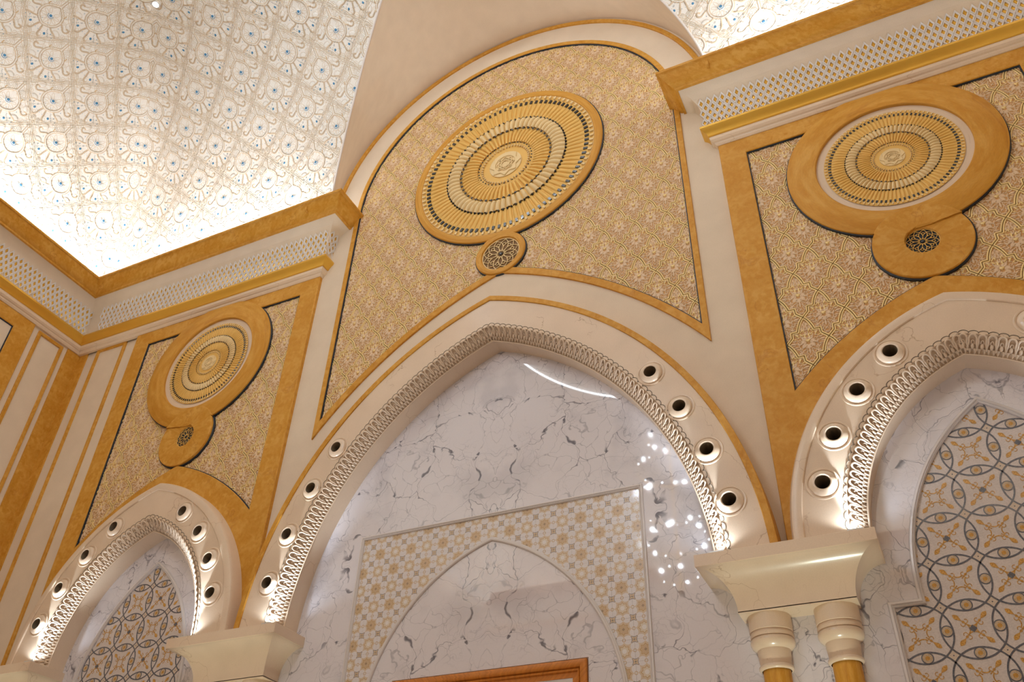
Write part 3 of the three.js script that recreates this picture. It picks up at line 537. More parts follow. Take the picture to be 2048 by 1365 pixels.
// ================================================================ MEDALLIONS
function dish() {   // a fluted dish of unit radius 1.1, centre at the origin, face towards +z
  const d = new THREE.Group(); d.name = 'dish';
  part('bowl', latheZ([[1.105, -0.012], [1.09, -0.012], [1.03, -0.02], [0.98, -0.024], [0.74, -0.026], [0.56, -0.03], [0.34, -0.034], [0.25, -0.03], [0.0001, -0.03]], 96), M.giltWarm, d);
  const flute = (r0, r1, n, h, w = 0.92) => { // a rounded rib from r0 to r1
    const rows = []; for (let i = 0; i <= 4; i++) { const t = i / 4, r = lerp(r0, r1, t), hw = w * PI * r / n, e = Math.sin(PI * clamp(t * 1.0 + 0.0, 0.06, 0.94)) ** 0.3; rows.push([0, 1, 2, 3, 4, 5, 6].map((k) => { const b = PI * k / 6; return [-hw * cos(b) * (0.75 + 0.25 * e), r, -0.034 + h * sin(b) * e]; })); }
    return loft(rows.reverse(), 1.2);
  };
  const around = (name, geo, mat, n, off = 0) => { for (let i = 0; i < n; i++) { const m = part(name, geo, mat, d); m.rotation.z = (i + off) * 2 * PI / n; } };
  const gem = (r, w, l) => { const q = new THREE.OctahedronGeometry(1, 1); q.scale(w, l, 0.008); q.translate(0, r, -0.008); return q; };
  const peg = (r, w, l, h) => { const b = new THREE.SphereGeometry(1, 8, 5); b.scale(w, l, h); b.translate(0, r, -0.02); return b; };
  around('tooth', box(-0.0115, 0.0115, 1.05, 1.092, -0.016, 0.004), M.giltPale, 90);
  around('outer_slot', box(-0.014, 0.014, 0.985, 1.035, -0.022, -0.008), M.navy, 90, 0.5);
  around('outer_petal', flute(0.765, 0.985, 90, 0.03), M.giltWarm, 90, 0.5);
  around('bead', peg(0.757, 0.012, 0.014, 0.02), M.navy, 90);
  around('middle_petal', flute(0.59, 0.75, 64, 0.052), M.giltPale, 64);
  around('middle_gem', gem(0.572, 0.017, 0.017), M.navy, 48);
  around('inner_petal', flute(0.36, 0.56, 60, 0.034), M.giltWarm, 60);
  around('inner_bead', gem(0.337, 0.0095, 0.0095), M.navy, 40);
  around('fine_tooth', peg(0.297, 0.011, 0.016, 0.014), M.giltPale, 48);
  const star = []; for (let k = 0; k < 16; k++) { const a = k * PI / 8, r = k % 2 ? 0.15 : 0.2; star.push([r * cos(a), r * sin(a)]); }
  const boss = part('boss', [plate(circlePts(0, 0, 0.205, 40), [], -0.034, -0.018, 0.003), plate(star, [circlePts(0, 0, 0.125, 24)], -0.018, -0.006, 0.004)], M.giltPale, d, 'pale star-shaped boss');
  for (const r of [0.115, 0.07]) for (let t = 0; t < 2; t++) { const q = []; for (let k = 0; k <= 4; k++) { const a = k * PI / 2 + t * PI / 4; q.push([r * cos(a), r * sin(a), -0.012]); } boss.geometry = merge([boss.geometry, ...q.slice(0, 4).map((p, k) => { const l = tube([p, q[k + 1]], 0.007, 1, 5); return l; })]); }
  return d;
}
function roundel(r, mat = M.giltWarm) {   // pierced filigree disc
  const g = [], n = 12, base = plate(circlePts(0, 0, r, 40), [], -0.03, -0.018);
  for (let k = 0; k < n; k++) { const a = k * 2 * PI / n, p = (rr, da) => [rr * r * cos(a + da), rr * r * sin(a + da), -0.012];
    for (const s of [-1, 1]) g.push(tube([p(0.16, 0), p(0.45, s * 0.26), p(0.74, 0), p(0.97, s * -0.3)], r * 0.022, 10, 5));
    const t = new THREE.TorusGeometry(r * 0.085, r * 0.022, 5, 12); t.translate(...p(0.62, PI / n)); g.push(t);
  }
  const ring = new THREE.TorusGeometry(r * 0.97, r * 0.03, 6, 48); ring.translate(0, 0, -0.012); g.push(ring);
  const o = new THREE.Group(); o.name = 'roundel';
  part('ground', base, M.blue, o); part('filigree', g, mat, o);
  const c = new THREE.SphereGeometry(r * 0.1, 12, 8); c.scale(1, 1, 0.4); c.translate(0, 0, -0.01); part('jewel', c, M.navy, o, 'dark blue jewel');
  return o;
}
const dishProto = dish();
{ // middle bay
  const g = thing('medallion', 'largest fluted gilded medallion, high in the round-topped central panel', 'medallion', [0, 9.41, 0.0]);
  part('rim', latheZ([[1.1, -0.03], [1.1, 0.004], [1.104, 0.012], [1.186, 0.012], [1.194, 0.006], [1.196, -0.006]], 120), M.gold, g);
  part('inner_bead', latheZ([[1.088, -0.012], [1.09, 0.004], [1.096, 0.008], [1.1, 0.004]], 120), M.giltPale, g);
  part('blue_edge', latheZ([[1.190, -0.005], [1.206, -0.008], [1.207, -0.04]].reverse(), 120), M.blue, g, 'dark blue edge');
  const d = dishProto.clone(); d.name = 'dish'; d.position.z = 0.014; g.add(d);
  const h = thing('medallion', 'small filigree medallion under the largest medallion, above the point of the central arch', 'medallion', [0, 7.985, 0.004]);
  part('rim', latheZ([[0.215, -0.03], [0.219, -0.006], [0.226, 0.008], [0.282, 0.012], [0.29, 0.004], [0.291, -0.008]], 64), M.gold, h);
  part('blue_edge', latheZ([[0.286, -0.006], [0.3, -0.01], [0.301, -0.036]].reverse(), 64), M.blue, h, 'dark blue edge');
  const r = roundel(0.22, M.giltPale); r.children[0].material = M.bronze; h.add(r);
}
function scroll(s, label) {
  const g = thing('medallion', label, 'medallion', [s * AX, 0, 0]), yc = 7.66, y2 = 6.63, flip = (pts) => pts;
  const at = (geo, y, z) => { geo.translate(0, y, z); return geo; };
  part('ring', at(latheZ([[0.638, -0.03], [0.638, 0.036], [0.644, 0.042], [0.882, 0.042], [0.892, 0.036], [0.894, 0.022]], 120), yc, 0), M.gold, g, 'broad golden stone ring');
  part('blue_edge', at(latheZ([[0.890, 0.022], [0.903, 0.018], [0.904, -0.02]].reverse(), 120), yc, 0), M.blue, g, 'dark blue edge');
  part('cream_margin', at(latheZ([[0.560, 0.012], [0.6, 0.012], [0.64, 0.014]], 96), yc, 0), M.stone, g, 'plain cream margin');
  const d = dishProto.clone(); d.name = 'dish'; d.position.set(0, yc, 0.026); d.scale.setScalar(0.517); g.add(d);
  // the lower scroll: a ribbon that leaves the ring, winds once round the small roundel and slips under itself
  const D = PI / 180, crease = [[28, 0.384], [35, 0.28], [49, 0.19], [70, 0.165], [87, 0.15], [120, 0.131]];
  const rc = (t) => { if (t <= 28) return 0.384; for (let k = 1; k < crease.length; k++) if (t <= crease[k][0]) return lerp(crease[k - 1][1], crease[k][1], (t - crease[k - 1][0]) / (crease[k][0] - crease[k - 1][0])); return 0.129; };
  const strip = (t0, t1, ri, ro, h) => { const rows = []; for (let t = t0; t <= t1; t += 3) { const a = t * D, i = ri(t), o = ro(t), z = h(t), p = (r, zz) => [s * r * cos(a), y2 + r * sin(a), zz]; rows.push([p(i, z - 0.03), p(i, z - 0.004), p(Math.min(i + 0.006, o), z), p(lerp(i, o, 0.33), z), p(lerp(i, o, 0.66), z), p(Math.max(o - 0.006, i), z), p(o, z - 0.006), p(o, z - 0.03)]); } if (s > 0) rows.reverse(); return loft(rows, 0.5); };
  const hA = (t) => lerp(0.0425, 0.056, smooth(88, 138, t));
  part('scroll', [strip(28, 151, rc, () => 0.384, hA), strip(151, 388, () => 0.129, (t) => 0.376, (t) => lerp(0.056, 0.03, clamp((t - 151) / 200))), strip(28, 121, () => 0.129, (t) => Math.min(0.376, rc(t) + 0.012), () => 0.029)], M.gold, g, 'golden stone scroll curling round the roundel');
  const rows = []; for (let t = 146; t <= 392; t += 3) { const a = t * D; rows.push([[0.376, 0.02], [0.388, 0.014], [0.389, -0.02]].map(([r, z]) => [s * r * cos(a), y2 + r * sin(a), z])); } if (s < 0) rows.reverse();
  part('blue_edge', loft(rows, 0.5), M.blue, g, 'dark blue edge');
  const r = roundel(0.131); r.position.set(0, y2, 0.03); g.add(r);
}
scroll(-1, 'fluted gilded medallion ringed by a golden scroll, over the small left arch');
scroll(1, 'fluted gilded medallion ringed by a golden scroll, over the small right arch');

// ================================================================ CORNICES
const pathL = [[-XW, 3.23], [-XW, 0], [-2.42, 0], [-2.42, -0.04]], pathR = [[2.42, -0.04], [2.42, 0], [XW, 0], [XW, 3.23]];
function planSweep(path, i0, i1, prof, crease = 0.45) {   // profile (d, y) bottom to top, carried along part of a plan path with mitres
  const dir = (a, b) => { const l = hyp(b[0] - a[0], b[1] - a[1]); return [(b[0] - a[0]) / l, (b[1] - a[1]) / l]; }, rows = [];
  for (let i = i0; i <= i1; i++) {
    const p = path[i], d0 = i > 0 ? dir(path[i - 1], p) : dir(p, path[i + 1]), d1 = i < path.length - 1 ? dir(p, path[i + 1]) : d0, n0 = [-d0[1], d0[0]], n1 = [-d1[1], d1[0]], k = 1 + n0[0] * n1[0] + n0[1] * n1[1], m = [(n0[0] + n1[0]) / k, (n0[1] + n1[1]) / k];
    rows.push(prof.map(([d, y]) => [p[0] + m[0] * d, y, p[1] + m[1] * d]));
  }
  const g = loft(rows, crease); const uv = g.attributes.uv; for (let i = 0; i < uv.count; i++) uv.setXY(i, uv.getX(i) + 0.37, uv.getY(i)); return g;
}
const PR = {
  bed: [[0.0, 8.502], [0.036, 8.502], [0.05, 8.52], [0.052, 8.54], [0.066, 8.544], [0.084, 8.562], [0.09, 8.59], [0.08, 8.61]],
  ledge: [[0.075, 8.606], [0.098, 8.612], [0.106, 8.634], [0.126, 8.66], [0.146, 8.676], [0.156, 8.69], [0.156, 8.714], [0.146, 8.722], [0.1, 8.722]],
  cove: [[0.098, 8.70], [0.102, 8.8], [0.108, 8.88], [0.116, 8.95], [0.128, 9.01], [0.142, 9.06], [0.164, 9.112], [0.196, 9.16], [0.246, 9.2], [0.3, 9.222]],
  crown: [[0.29, 9.214], [0.318, 9.216], [0.322, 9.238], [0.34, 9.246], [0.366, 9.266], [0.396, 9.304], [0.424, 9.346], [0.44, 9.37], [0.464, 9.374], [0.468, 9.4], [0.456, 9.408], [0.44, 9.4], [0.42, 9.34], [0.38, 9.29], [0.03, 9.29]],
};
const coveAt = (() => { const p = PR.cove, l = [0]; for (let i = 1; i < p.length; i++) l.push(l[i - 1] + hyp(p[i][0] - p[i - 1][0], p[i][1] - p[i - 1][1])); return { l, at: (v) => { let i = 1; while (i < l.length - 1 && l[i] < v) i++; const t = (v - l[i - 1]) / (l[i] - l[i - 1]), dx = p[i][0] - p[i - 1][0], dy = p[i][1] - p[i - 1][1], n = hyp(dx, dy); return { d: p[i - 1][0] + dx * t, y: p[i - 1][1] + dy * t, nd: dy / n, ny: -dx / n }; } }; })();
const vTop = coveAt.l[5] + 0.006;
const rowGeo = [...Array(5).keys()].map((r) => {   // a lattice lozenge and its gilt filling, bent to the cove; the fifth row is cut by the ledge
  const v0 = vTop - r * 0.066, bend = (g) => { const p = g.attributes.position; for (let i = 0; i < p.count; i++) { const c = coveAt.at(Math.max(0.001, v0 + p.getY(i))), n = p.getZ(i); p.setXYZ(i, p.getX(i), c.y + n * c.ny, c.d + n * c.nd); } g.computeVertexNormals(); return g; };
  const loz = (a, b) => [[0, -b], [a, 0], [0, b], [-a, 0]];
  const frame = plate(loz(0.0352, 0.0635), [loz(0.0198, 0.0358)], -0.004, 0.011, 0.002), groove = plate(loz(0.0352, 0.0635), [loz(0.031, 0.0559)], 0.009, 0.0135);
  const fill = [plate(loz(0.0205, 0.037), [], -0.004, 0.001)]; for (const [x, y] of [[0, 0.0165], [0, -0.0165], [0.0091, 0], [-0.0091, 0]]) { const c = new THREE.ConeGeometry(1, 0.006, 4); c.rotateX(PI / 2); c.scale(0.008, 0.0145, 1); c.translate(x, y, 0.004); fill.push(c); }
  return { frame: bend(merge([frame, groove])), fill: bend(merge(fill)) };
});
function latticeRun(parent, count, place, from = 0) {   // place(mesh, i): i-th half-step along the run
  for (let r = 0; r < 5; r++) for (let i = from + (r & 1); i < count; i += 2) {
    const m = part('lattice_lozenge', rowGeo[r].frame, M.lattice, parent); part('gilt_inset', rowGeo[r].fill, M.gilt, m); place(m, i);
  }
}
function cornice(label, path, i0, i1) {
  const g = thing('cornice', label, 'cornice');
  part('bed_moulding', planSweep(path, i0, i1, PR.bed), M.stone, g); part('ledge', planSweep(path, i0, i1, PR.ledge), M.gilt, g, 'shiny gilded ledge');
  part('cove', planSweep(path, i0, i1, PR.cove, 1), M.plaster, g); part('crown', planSweep(path, i0, i1, PR.crown), M.gold, g, 'flaring golden stone crown');
  return g;
}
const step = 0.0365;
{
  const a = cornice('golden cornice with white lozenge lattice over the left bay, ending at the lunette', pathL, 1, 3);
  latticeRun(a, 2 * 51, (m, i) => m.position.set(-2.33 - i * step, 0, 0));
  for (let r = 0; r < 4; r++) for (let k = 0; k < 2; k++) { const m = part('lattice_lozenge', rowGeo[r].frame, M.lattice, a); part('gilt_inset', rowGeo[r].fill, M.gilt, m); m.rotation.y = PI / 2; m.position.set(-2.42, 0, 0.09 - k * 0.073 - (r & 1) * step + (r > 1 ? 0.0 : 0.02)); }
  const b = cornice('golden cornice with white lozenge lattice on the left wall, running out of the picture', pathL, 0, 1);
  latticeRun(b, 2 * 30, (m, i) => { m.rotation.y = PI / 2; m.position.set(-XW, 0, 0.16 + i * step); });
  const c = cornice('golden cornice with white lozenge lattice over the right bay', pathR, 0, 2);
  latticeRun(c, 2 * 51, (m, i) => m.position.set(2.316 + i * step, 0, 0));
  cornice('golden cornice on the right wall, outside the picture', pathR, 2, 3);
  for (const [g, s] of [[a, -1], [c, 1]]) part('trough_end', box(s * 2.48 - 0.012, s * 2.48 + 0.012, 9.28, 9.41, 0.02, 0.43), M.gold, g);
  const far = copy(a, 'golden cornice on the far wall opposite the left bay'); far.position.z = ZD; far.scale.z = 1; far.rotation.y = PI; for (const m of [...far.children]) if (/lattice/.test(m.name)) far.remove(m); far.position.x = 0;
  const far2 = copy(c, 'golden cornice on the far wall opposite the right bay'); far2.position.z = ZD; far2.rotation.y = PI; for (const m of [...far2.children]) if (/lattice/.test(m.name)) far2.remove(m);
}

// ================================================================ CAPITALS AND COLUMNS
function capitalParts(g, x0, x1) {
  const path = [[x0, ZM - 0.04], [x0, 0.29], [x1, 0.29], [x1, ZM - 0.04]];   // plan: left return, front, right return
  const off = (prof) => { const rows = [[[-1, 0], path[0]], [[-1, 1], path[1]], [[1, 1], path[2]], [[1, 0], path[3]]].map(([m, p]) => prof.map(([d, y]) => [p[0] + m[0] * d, y, p[1] + m[1] * d])); return loft(rows, 0.4); };
  part('abacus', [off([[-0.008, 4.092], [0, 4.094], [0, 4.176], [-0.004, 4.18]]), box(x0 + 0.002, x1 - 0.002, 4.16, 4.179, ZM, 0.287)], M.stone, g);
  const cove = []; for (let k = 0; k <= 14; k++) { const t = PI / 2 * k / 14; cove.push([-0.006 - 0.205 * sin(t), 3.826 + 0.267 * cos(t)]); } cove.push([-0.211, 3.818]);
  part('bell', off(cove.reverse()), M.polished, g, 'polished hollow-curved bell');
  part('underside', box(x0 + 0.211, x1 - 0.211, 3.812, 3.824, ZM, 0.079), M.polished, g);
}
const capAt = (x, label) => { const g = thing('column_capital', label, 'capital'); capitalParts(g, x - 0.595, x + 0.595); return g; };
capAt(-2.385, 'cream capital between the central arch and the small left arch');
capAt(2.385, 'cream capital on two columns, between the central arch and the right arch');
capAt(5.287, 'cream capital at the far side of the right arch, outside the picture');
{ const g = thing('column_capital', 'cream capital in the far left corner, under the striped panels', 'capital'); capitalParts(g, -XW - 0.3, -4.692); }
{
  const proto = new THREE.Group();
  part('drum', lathe([[0.13, 3.822], [0.142, 3.82], [0.142, 3.705], [0.134, 3.70], [0.134, 3.688], [0.142, 3.684], [0.142, 3.662], [0.13, 3.656]], 48), M.stone, proto);
  part('torus', lathe([[0.13, 3.658], [0.14, 3.655], [0.146, 3.64], [0.145, 3.625], [0.136, 3.605], [0.118, 3.59], [0.108, 3.584]].reverse(), 48, 1), M.polished, proto);
  part('neck', lathe([[0.108, 3.586], [0.107, 3.56], [0.104, 3.53], [0.101, 3.5], [0.1, 3.484]], 48, 1), M.stone, proto);
  part('astragal', lathe([[0.095, 3.452], [0.106, 3.454], [0.113, 3.465], [0.111, 3.479], [0.1, 3.486]], 48, 1), M.polished, proto);
  part('shaft', lathe([[0.0885, 0.34], [0.0885, 3.456]], 48), M.gold, proto, 'golden stone shaft');
  part('base', lathe([[0.17, 0.001], [0.17, 0.12], [0.15, 0.14], [0.155, 0.2], [0.12, 0.25], [0.13, 0.3], [0.0885, 0.345]], 48), M.stone, proto);
  const where = { '-2.385': 'under the capital left of the central arch', '2.385': 'under the capital right of the central arch', '5.287': 'under the capital right of the small right arch' };
  for (const [cx, text] of Object.entries(where)) for (const s of [-1, 1]) { const c = proto.clone(); c.name = numbered('column'); c.position.set(+cx + 0.008 + s * 0.219, 0, -0.07); scene.add(c); tag(c, `${s < 0 ? 'left' : 'right'} of the two engaged golden columns ${text}`, 'column', 'engaged columns in pairs'); }
}

// ================================================================ MARBLE BAYS
{ // middle: mosaic door surround with a pointed marble field
  const g = thing('mosaic_panel', 'square-headed panel of small beige and gold mosaic round the pointed marble field', 'mosaic');
  const p = 0.1595, tile = new THREE.BoxGeometry(p - 0.0012, p - 0.0012, 0.01);
  const inNiche = (x, y) => y < 3.257 ? Math.abs(x) < 1.1 : hyp(Math.abs(x) + 0.465, y - 3.257) < 1.56;
  for (let j = 0; j < 14; j++) for (let i = -8; i <= 8; i++) {
    const x = i * p, y = 4.9995 - j * p;
    if ([[-1, -1], [1, -1], [1, 1], [-1, 1]].every(([a, b]) => inNiche(x + a * p / 2, y + b * p / 2))) continue;
    const m = part('mosaic_tile', tile, M.mosaic[(i + j) & 1], g); m.position.set(x, y, ZM - 0.0065);
  }
  part('bed', box(-1.36, 1.36, 0, 5.06, -0.16, ZM - 0.011), M.marbleTrim, g);
  const rim = [[0, ZM - 0.004], [0.002, ZM + 0.008], [0.008, ZM + 0.014], [0.016, ZM + 0.008], [0.022, ZM + 0.016], [0.032, ZM + 0.014], [0.036, ZM + 0.004], [0.037, ZM - 0.002]];
  part('border_moulding', sweep([[-1.3, 0], [-1.3, 5.0], [1.3, 5.0], [1.3, 0]], rim), M.marbleTrim, g);
  const n = thing('marble_field', 'pointed field of veined white marble above the wooden door', 'marble panel');
  const arc = archPath(0, 0.465, 3.257, 1.585, 3.257, 32), h = arc.slice(0, 33);
  part('marble_slab', plate([[-1.12, 0], ...h, [0, 3.715], [-0.84, 3.715], [-0.84, 0]].reverse(), [], ZM - 0.012, ZM + 0.003), M.marble, n);
  part('marble_slab', plate([[-1.12, 0], ...h, [0, 3.715], [-0.84, 3.715], [-0.84, 0]].map(([x, y]) => [-x, y]), [], ZM - 0.012, ZM + 0.003), M.marble, n);
  part('arch_moulding', sweep([[-1.12, 0], ...arc, [1.12, 0]], [[-0.002, ZM + 0.002], [0, ZM + 0.014], [0.008, ZM + 0.02], [0.02, ZM + 0.02], [0.027, ZM + 0.012], [0.034, ZM + 0.012], [0.036, ZM - 0.004]]), M.marbleTrim, n);
  const d = thing('wooden_door', 'orange-brown wooden door, only the head of its moulded frame in view', 'door');
  part('door_frame', sweep([[-0.73, 0], [-0.73, 3.604], [0.73, 3.604], [0.73, 0]], [[-0.02, -0.15], [-0.02, -0.128], [0.018, -0.126], [0.024, -0.112], [0.036, -0.108], [0.042, -0.118], [0.048, -0.1], [0.06, -0.094], [0.092, -0.096], [0.1, -0.102], [0.101, -0.13]]), M.wood, d);
  for (const s of [-1, 1]) { const leaf = part('door_leaf', box(s < 0 ? -0.745 : 0.003, s < 0 ? -0.003 : 0.745, 0.01, 3.62, -0.165, -0.14), M.wood, d); part('door_panel', plate(rect(s * 0.37 - 0.24, 2.2, s * 0.37 + 0.24, 3.4), [], -0.142, -0.128, 0.01), M.wood, leaf); }
}
function keyhole(s, label) {
  const g = thing('mosaic_panel', label, 'mosaic', [s * AX, 0, 0]);
  const arc = archPath(0, 0.862, 3.892, 1.537, 3.892, 28), line = [[-0.866, 0], [-0.866, 3.79], [-0.675, 3.79], ...arc, [0.675, 3.79], [0.866, 3.79], [0.866, 0]], sd = polyDist(line);
  const zb = ZM - 0.011;
  part('ground', box(-0.95, 0.95, 1.5, 5.3, -0.16, zb), M.inWhite, g, 'ground of tiny white tesserae');
  part('moulding', sweep(line, [[0, ZM - 0.008], [0.001, ZM + 0.006], [0.008, ZM + 0.014], [0.014, ZM + 0.006], [0.02, ZM + 0.016], [0.034, ZM + 0.013], [0.04, ZM + 0.004], [0.041, ZM - 0.004]]), M.marbleTrim, g);
  const flat = (pts, holes, h = 0.002) => plate(pts, holes, 0, h);
  const arcBand = (R0, R1) => flat(circlePts(0, 0, R1, 56), [circlePts(0, 0, R0, 56)]);
  const ring = arcBand(0.1795, 0.1905), eyeRim = arcBand(0.0295, 0.037), eyeDisc = flat(circlePts(0, 0, 0.0298, 24), [], 0.0022), eyeHeart = flat(circlePts(0, 0, 0.014, 18), [], 0.003);
  const k = []; for (let q = 0; q < 4; q++) { const c = q * PI / 2 + PI / 4, ox = 0.212 * cos(c), oy = 0.212 * sin(c); for (let i = 0; i <= 6; i++) { const a = c + PI + lerp(0.16, -0.16, i / 6); k.push([ox + 0.178 * cos(a), oy + 0.178 * sin(a)]); } }
  const node = flat(k.sort((a, b) => Math.atan2(a[1], a[0]) - Math.atan2(b[1], b[0])), [], 0.0015), dot = flat(circlePts(0, 0, 0.0045, 10), [], 0.0025);
  const drop = (r0, r1, w) => { const pts = []; for (let i = 0; i <= 10; i++) { const t = i / 10; pts.push([lerp(r0, r1, t), w * sin(PI * Math.pow(t, 1.5))]); } for (let i = 9; i > 0; i--) { const t = i / 10; pts.push([lerp(r0, r1, t), -w * sin(PI * Math.pow(t, 1.5))]); } return pts; };
  const stroke = (pts, w) => { const l = [], r = []; pts.forEach((p, i) => { const a = pts[Math.max(0, i - 1)], b = pts[Math.min(pts.length - 1, i + 1)], n = hyp(b[0] - a[0], b[1] - a[1]); l.push([p[0] - (b[1] - a[1]) / n * w, p[1] + (b[0] - a[0]) / n * w]); r.push([p[0] + (b[1] - a[1]) / n * w, p[1] - (b[0] - a[0]) / n * w]); }); return [...r, ...l.reverse()]; };
  const curl = (m) => stroke(Array.from({ length: 9 }, (_, i) => { const a = lerp(0.2, 4.0, i / 8); return [0.062 + 0.012 * cos(a) * 1.0 - 0.004, m * (0.014 + 0.012 * sin(a))]; }), 0.0022);
  const arm = [drop(0.072, 0.138, 0.0145), stroke([[0.03, 0], [0.05, 0], [0.076, 0]], 0.0036), curl(1), curl(-1), drop(0.05, 0.075, 0.008)];
  const flower = (open) => { const l = []; for (let q = 0; q < 4; q++) for (const a of arm) { const s2 = flat(a, []); s2.rotateZ(PI / 4 + q * PI / 2); l.push(s2); }
    for (let q = 0; q < 4; q++) { const c = q * PI / 2; const pts = Array.from({ length: 7 }, (_, i) => { const a = c + PI + lerp(-0.75, 0.75, i / 6); return [(open ? 0.072 : 0.058) * cos(c) + 0.04 * cos(a), (open ? 0.072 : 0.058) * sin(c) + 0.04 * sin(a)]; }); l.push(flat(stroke(pts, 0.0034), [])); } return merge(l); };
  const fl = [flower(true), flower(false)], square = flat(circlePts(0, 0, 0.024, 4), [], 0.0025);
  const put = (name, geo, mat, x, y, r) => { if (sd(x, y) < -r || y < 1.7 || !inFrame(s * AX + x, y, ZM, 0.12)) return null; const m = part(name, geo, mat, g); m.position.set(x, y, zb); return m; };
  for (let j = -9; j < 3; j++) for (let i = -4; i <= 3; i++) {
    const cx = 0.15 + 0.3 * i, cy = 4.506 + 0.3 * j, nx = 0.3 * i, ny = 4.656 + 0.3 * j, v = (i + j) & 1;
    put('ring_inlay', ring, M.inGrey, cx, cy, 0.19);
    put('flower_inlay', fl[v], M.inGold, cx, cy, 0.13); if (v) put('square_inlay', square, M.inGrey, cx, cy, 0.03);
    if (put('node_inlay', node, M.inBeige, nx, ny, 0.04)) put('dot_inlay', dot, M.inGrey, nx, ny, 0.04);
    for (const [ex, ey] of [[nx + 0.15, ny], [nx, ny - 0.15]]) { put('eye_rim_inlay', eyeRim, M.inGrey, ex, ey, 0.035); put('eye_inlay', eyeDisc, M.inTan, ex, ey, 0.035); put('pupil_inlay', eyeHeart, M.inGold, ex, ey, 0.03); }
  }
}
keyhole(-1, 'pointed mosaic of grey interlaced rings and gold flowers under the small left arch');
keyhole(1, 'pointed mosaic of grey interlaced rings and gold flowers under the small right arch');

// ================================================================ THE STRIPED CORNER
{
  const prof = [[0, ZP - 0.01], [0.002, ZP + 0.022], [0.008, ZP + 0.026], [0.04, ZP + 0.026], [0.045, ZP + 0.02], [0.046, ZP - 0.01]];
  const ring = (x0, y0, x1, y1) => sweep(rect(x0, y0, x1, y1).reverse(), prof, true);
  const a = thing('framed_strip', 'tall cream strip in a gold frame on the main wall, beside the left bay', 'wall panel');
  part('gold_frame', ring(-5.975, 4.3, -5.545, 8.47), M.gold, a); part('cream_sheet', box(-5.976, -5.544, 4.3, 8.47, ZP - 0.012, ZP + 0.003), M.plaster, a);
  const b = thing('framed_strip', 'tall cream strip in a gold frame on the left wall, next to the corner', 'wall panel', [-XW - ZP, 0, 0]); b.rotation.y = PI / 2;
  part('gold_frame', ring(-0.61, 4.3, -0.31, 8.43), M.gold, b); part('cream_sheet', box(-0.612, -0.308, 4.3, 8.43, ZP - 0.012, ZP + 0.003), M.plaster, b);
  const c = thing('corner_strip', 'golden stone strip that lines the inner corner of the hall', 'wall strip');
  part('main_wall_leaf', box(-XW, -6.2, 4.15, 8.54, ZP - 0.01, 0.0), M.gold, c); part('left_wall_leaf', box(-XW - 0.01, -XW + 0.018, 4.15, 8.54, 0.0, 0.195), M.gold, c);
}

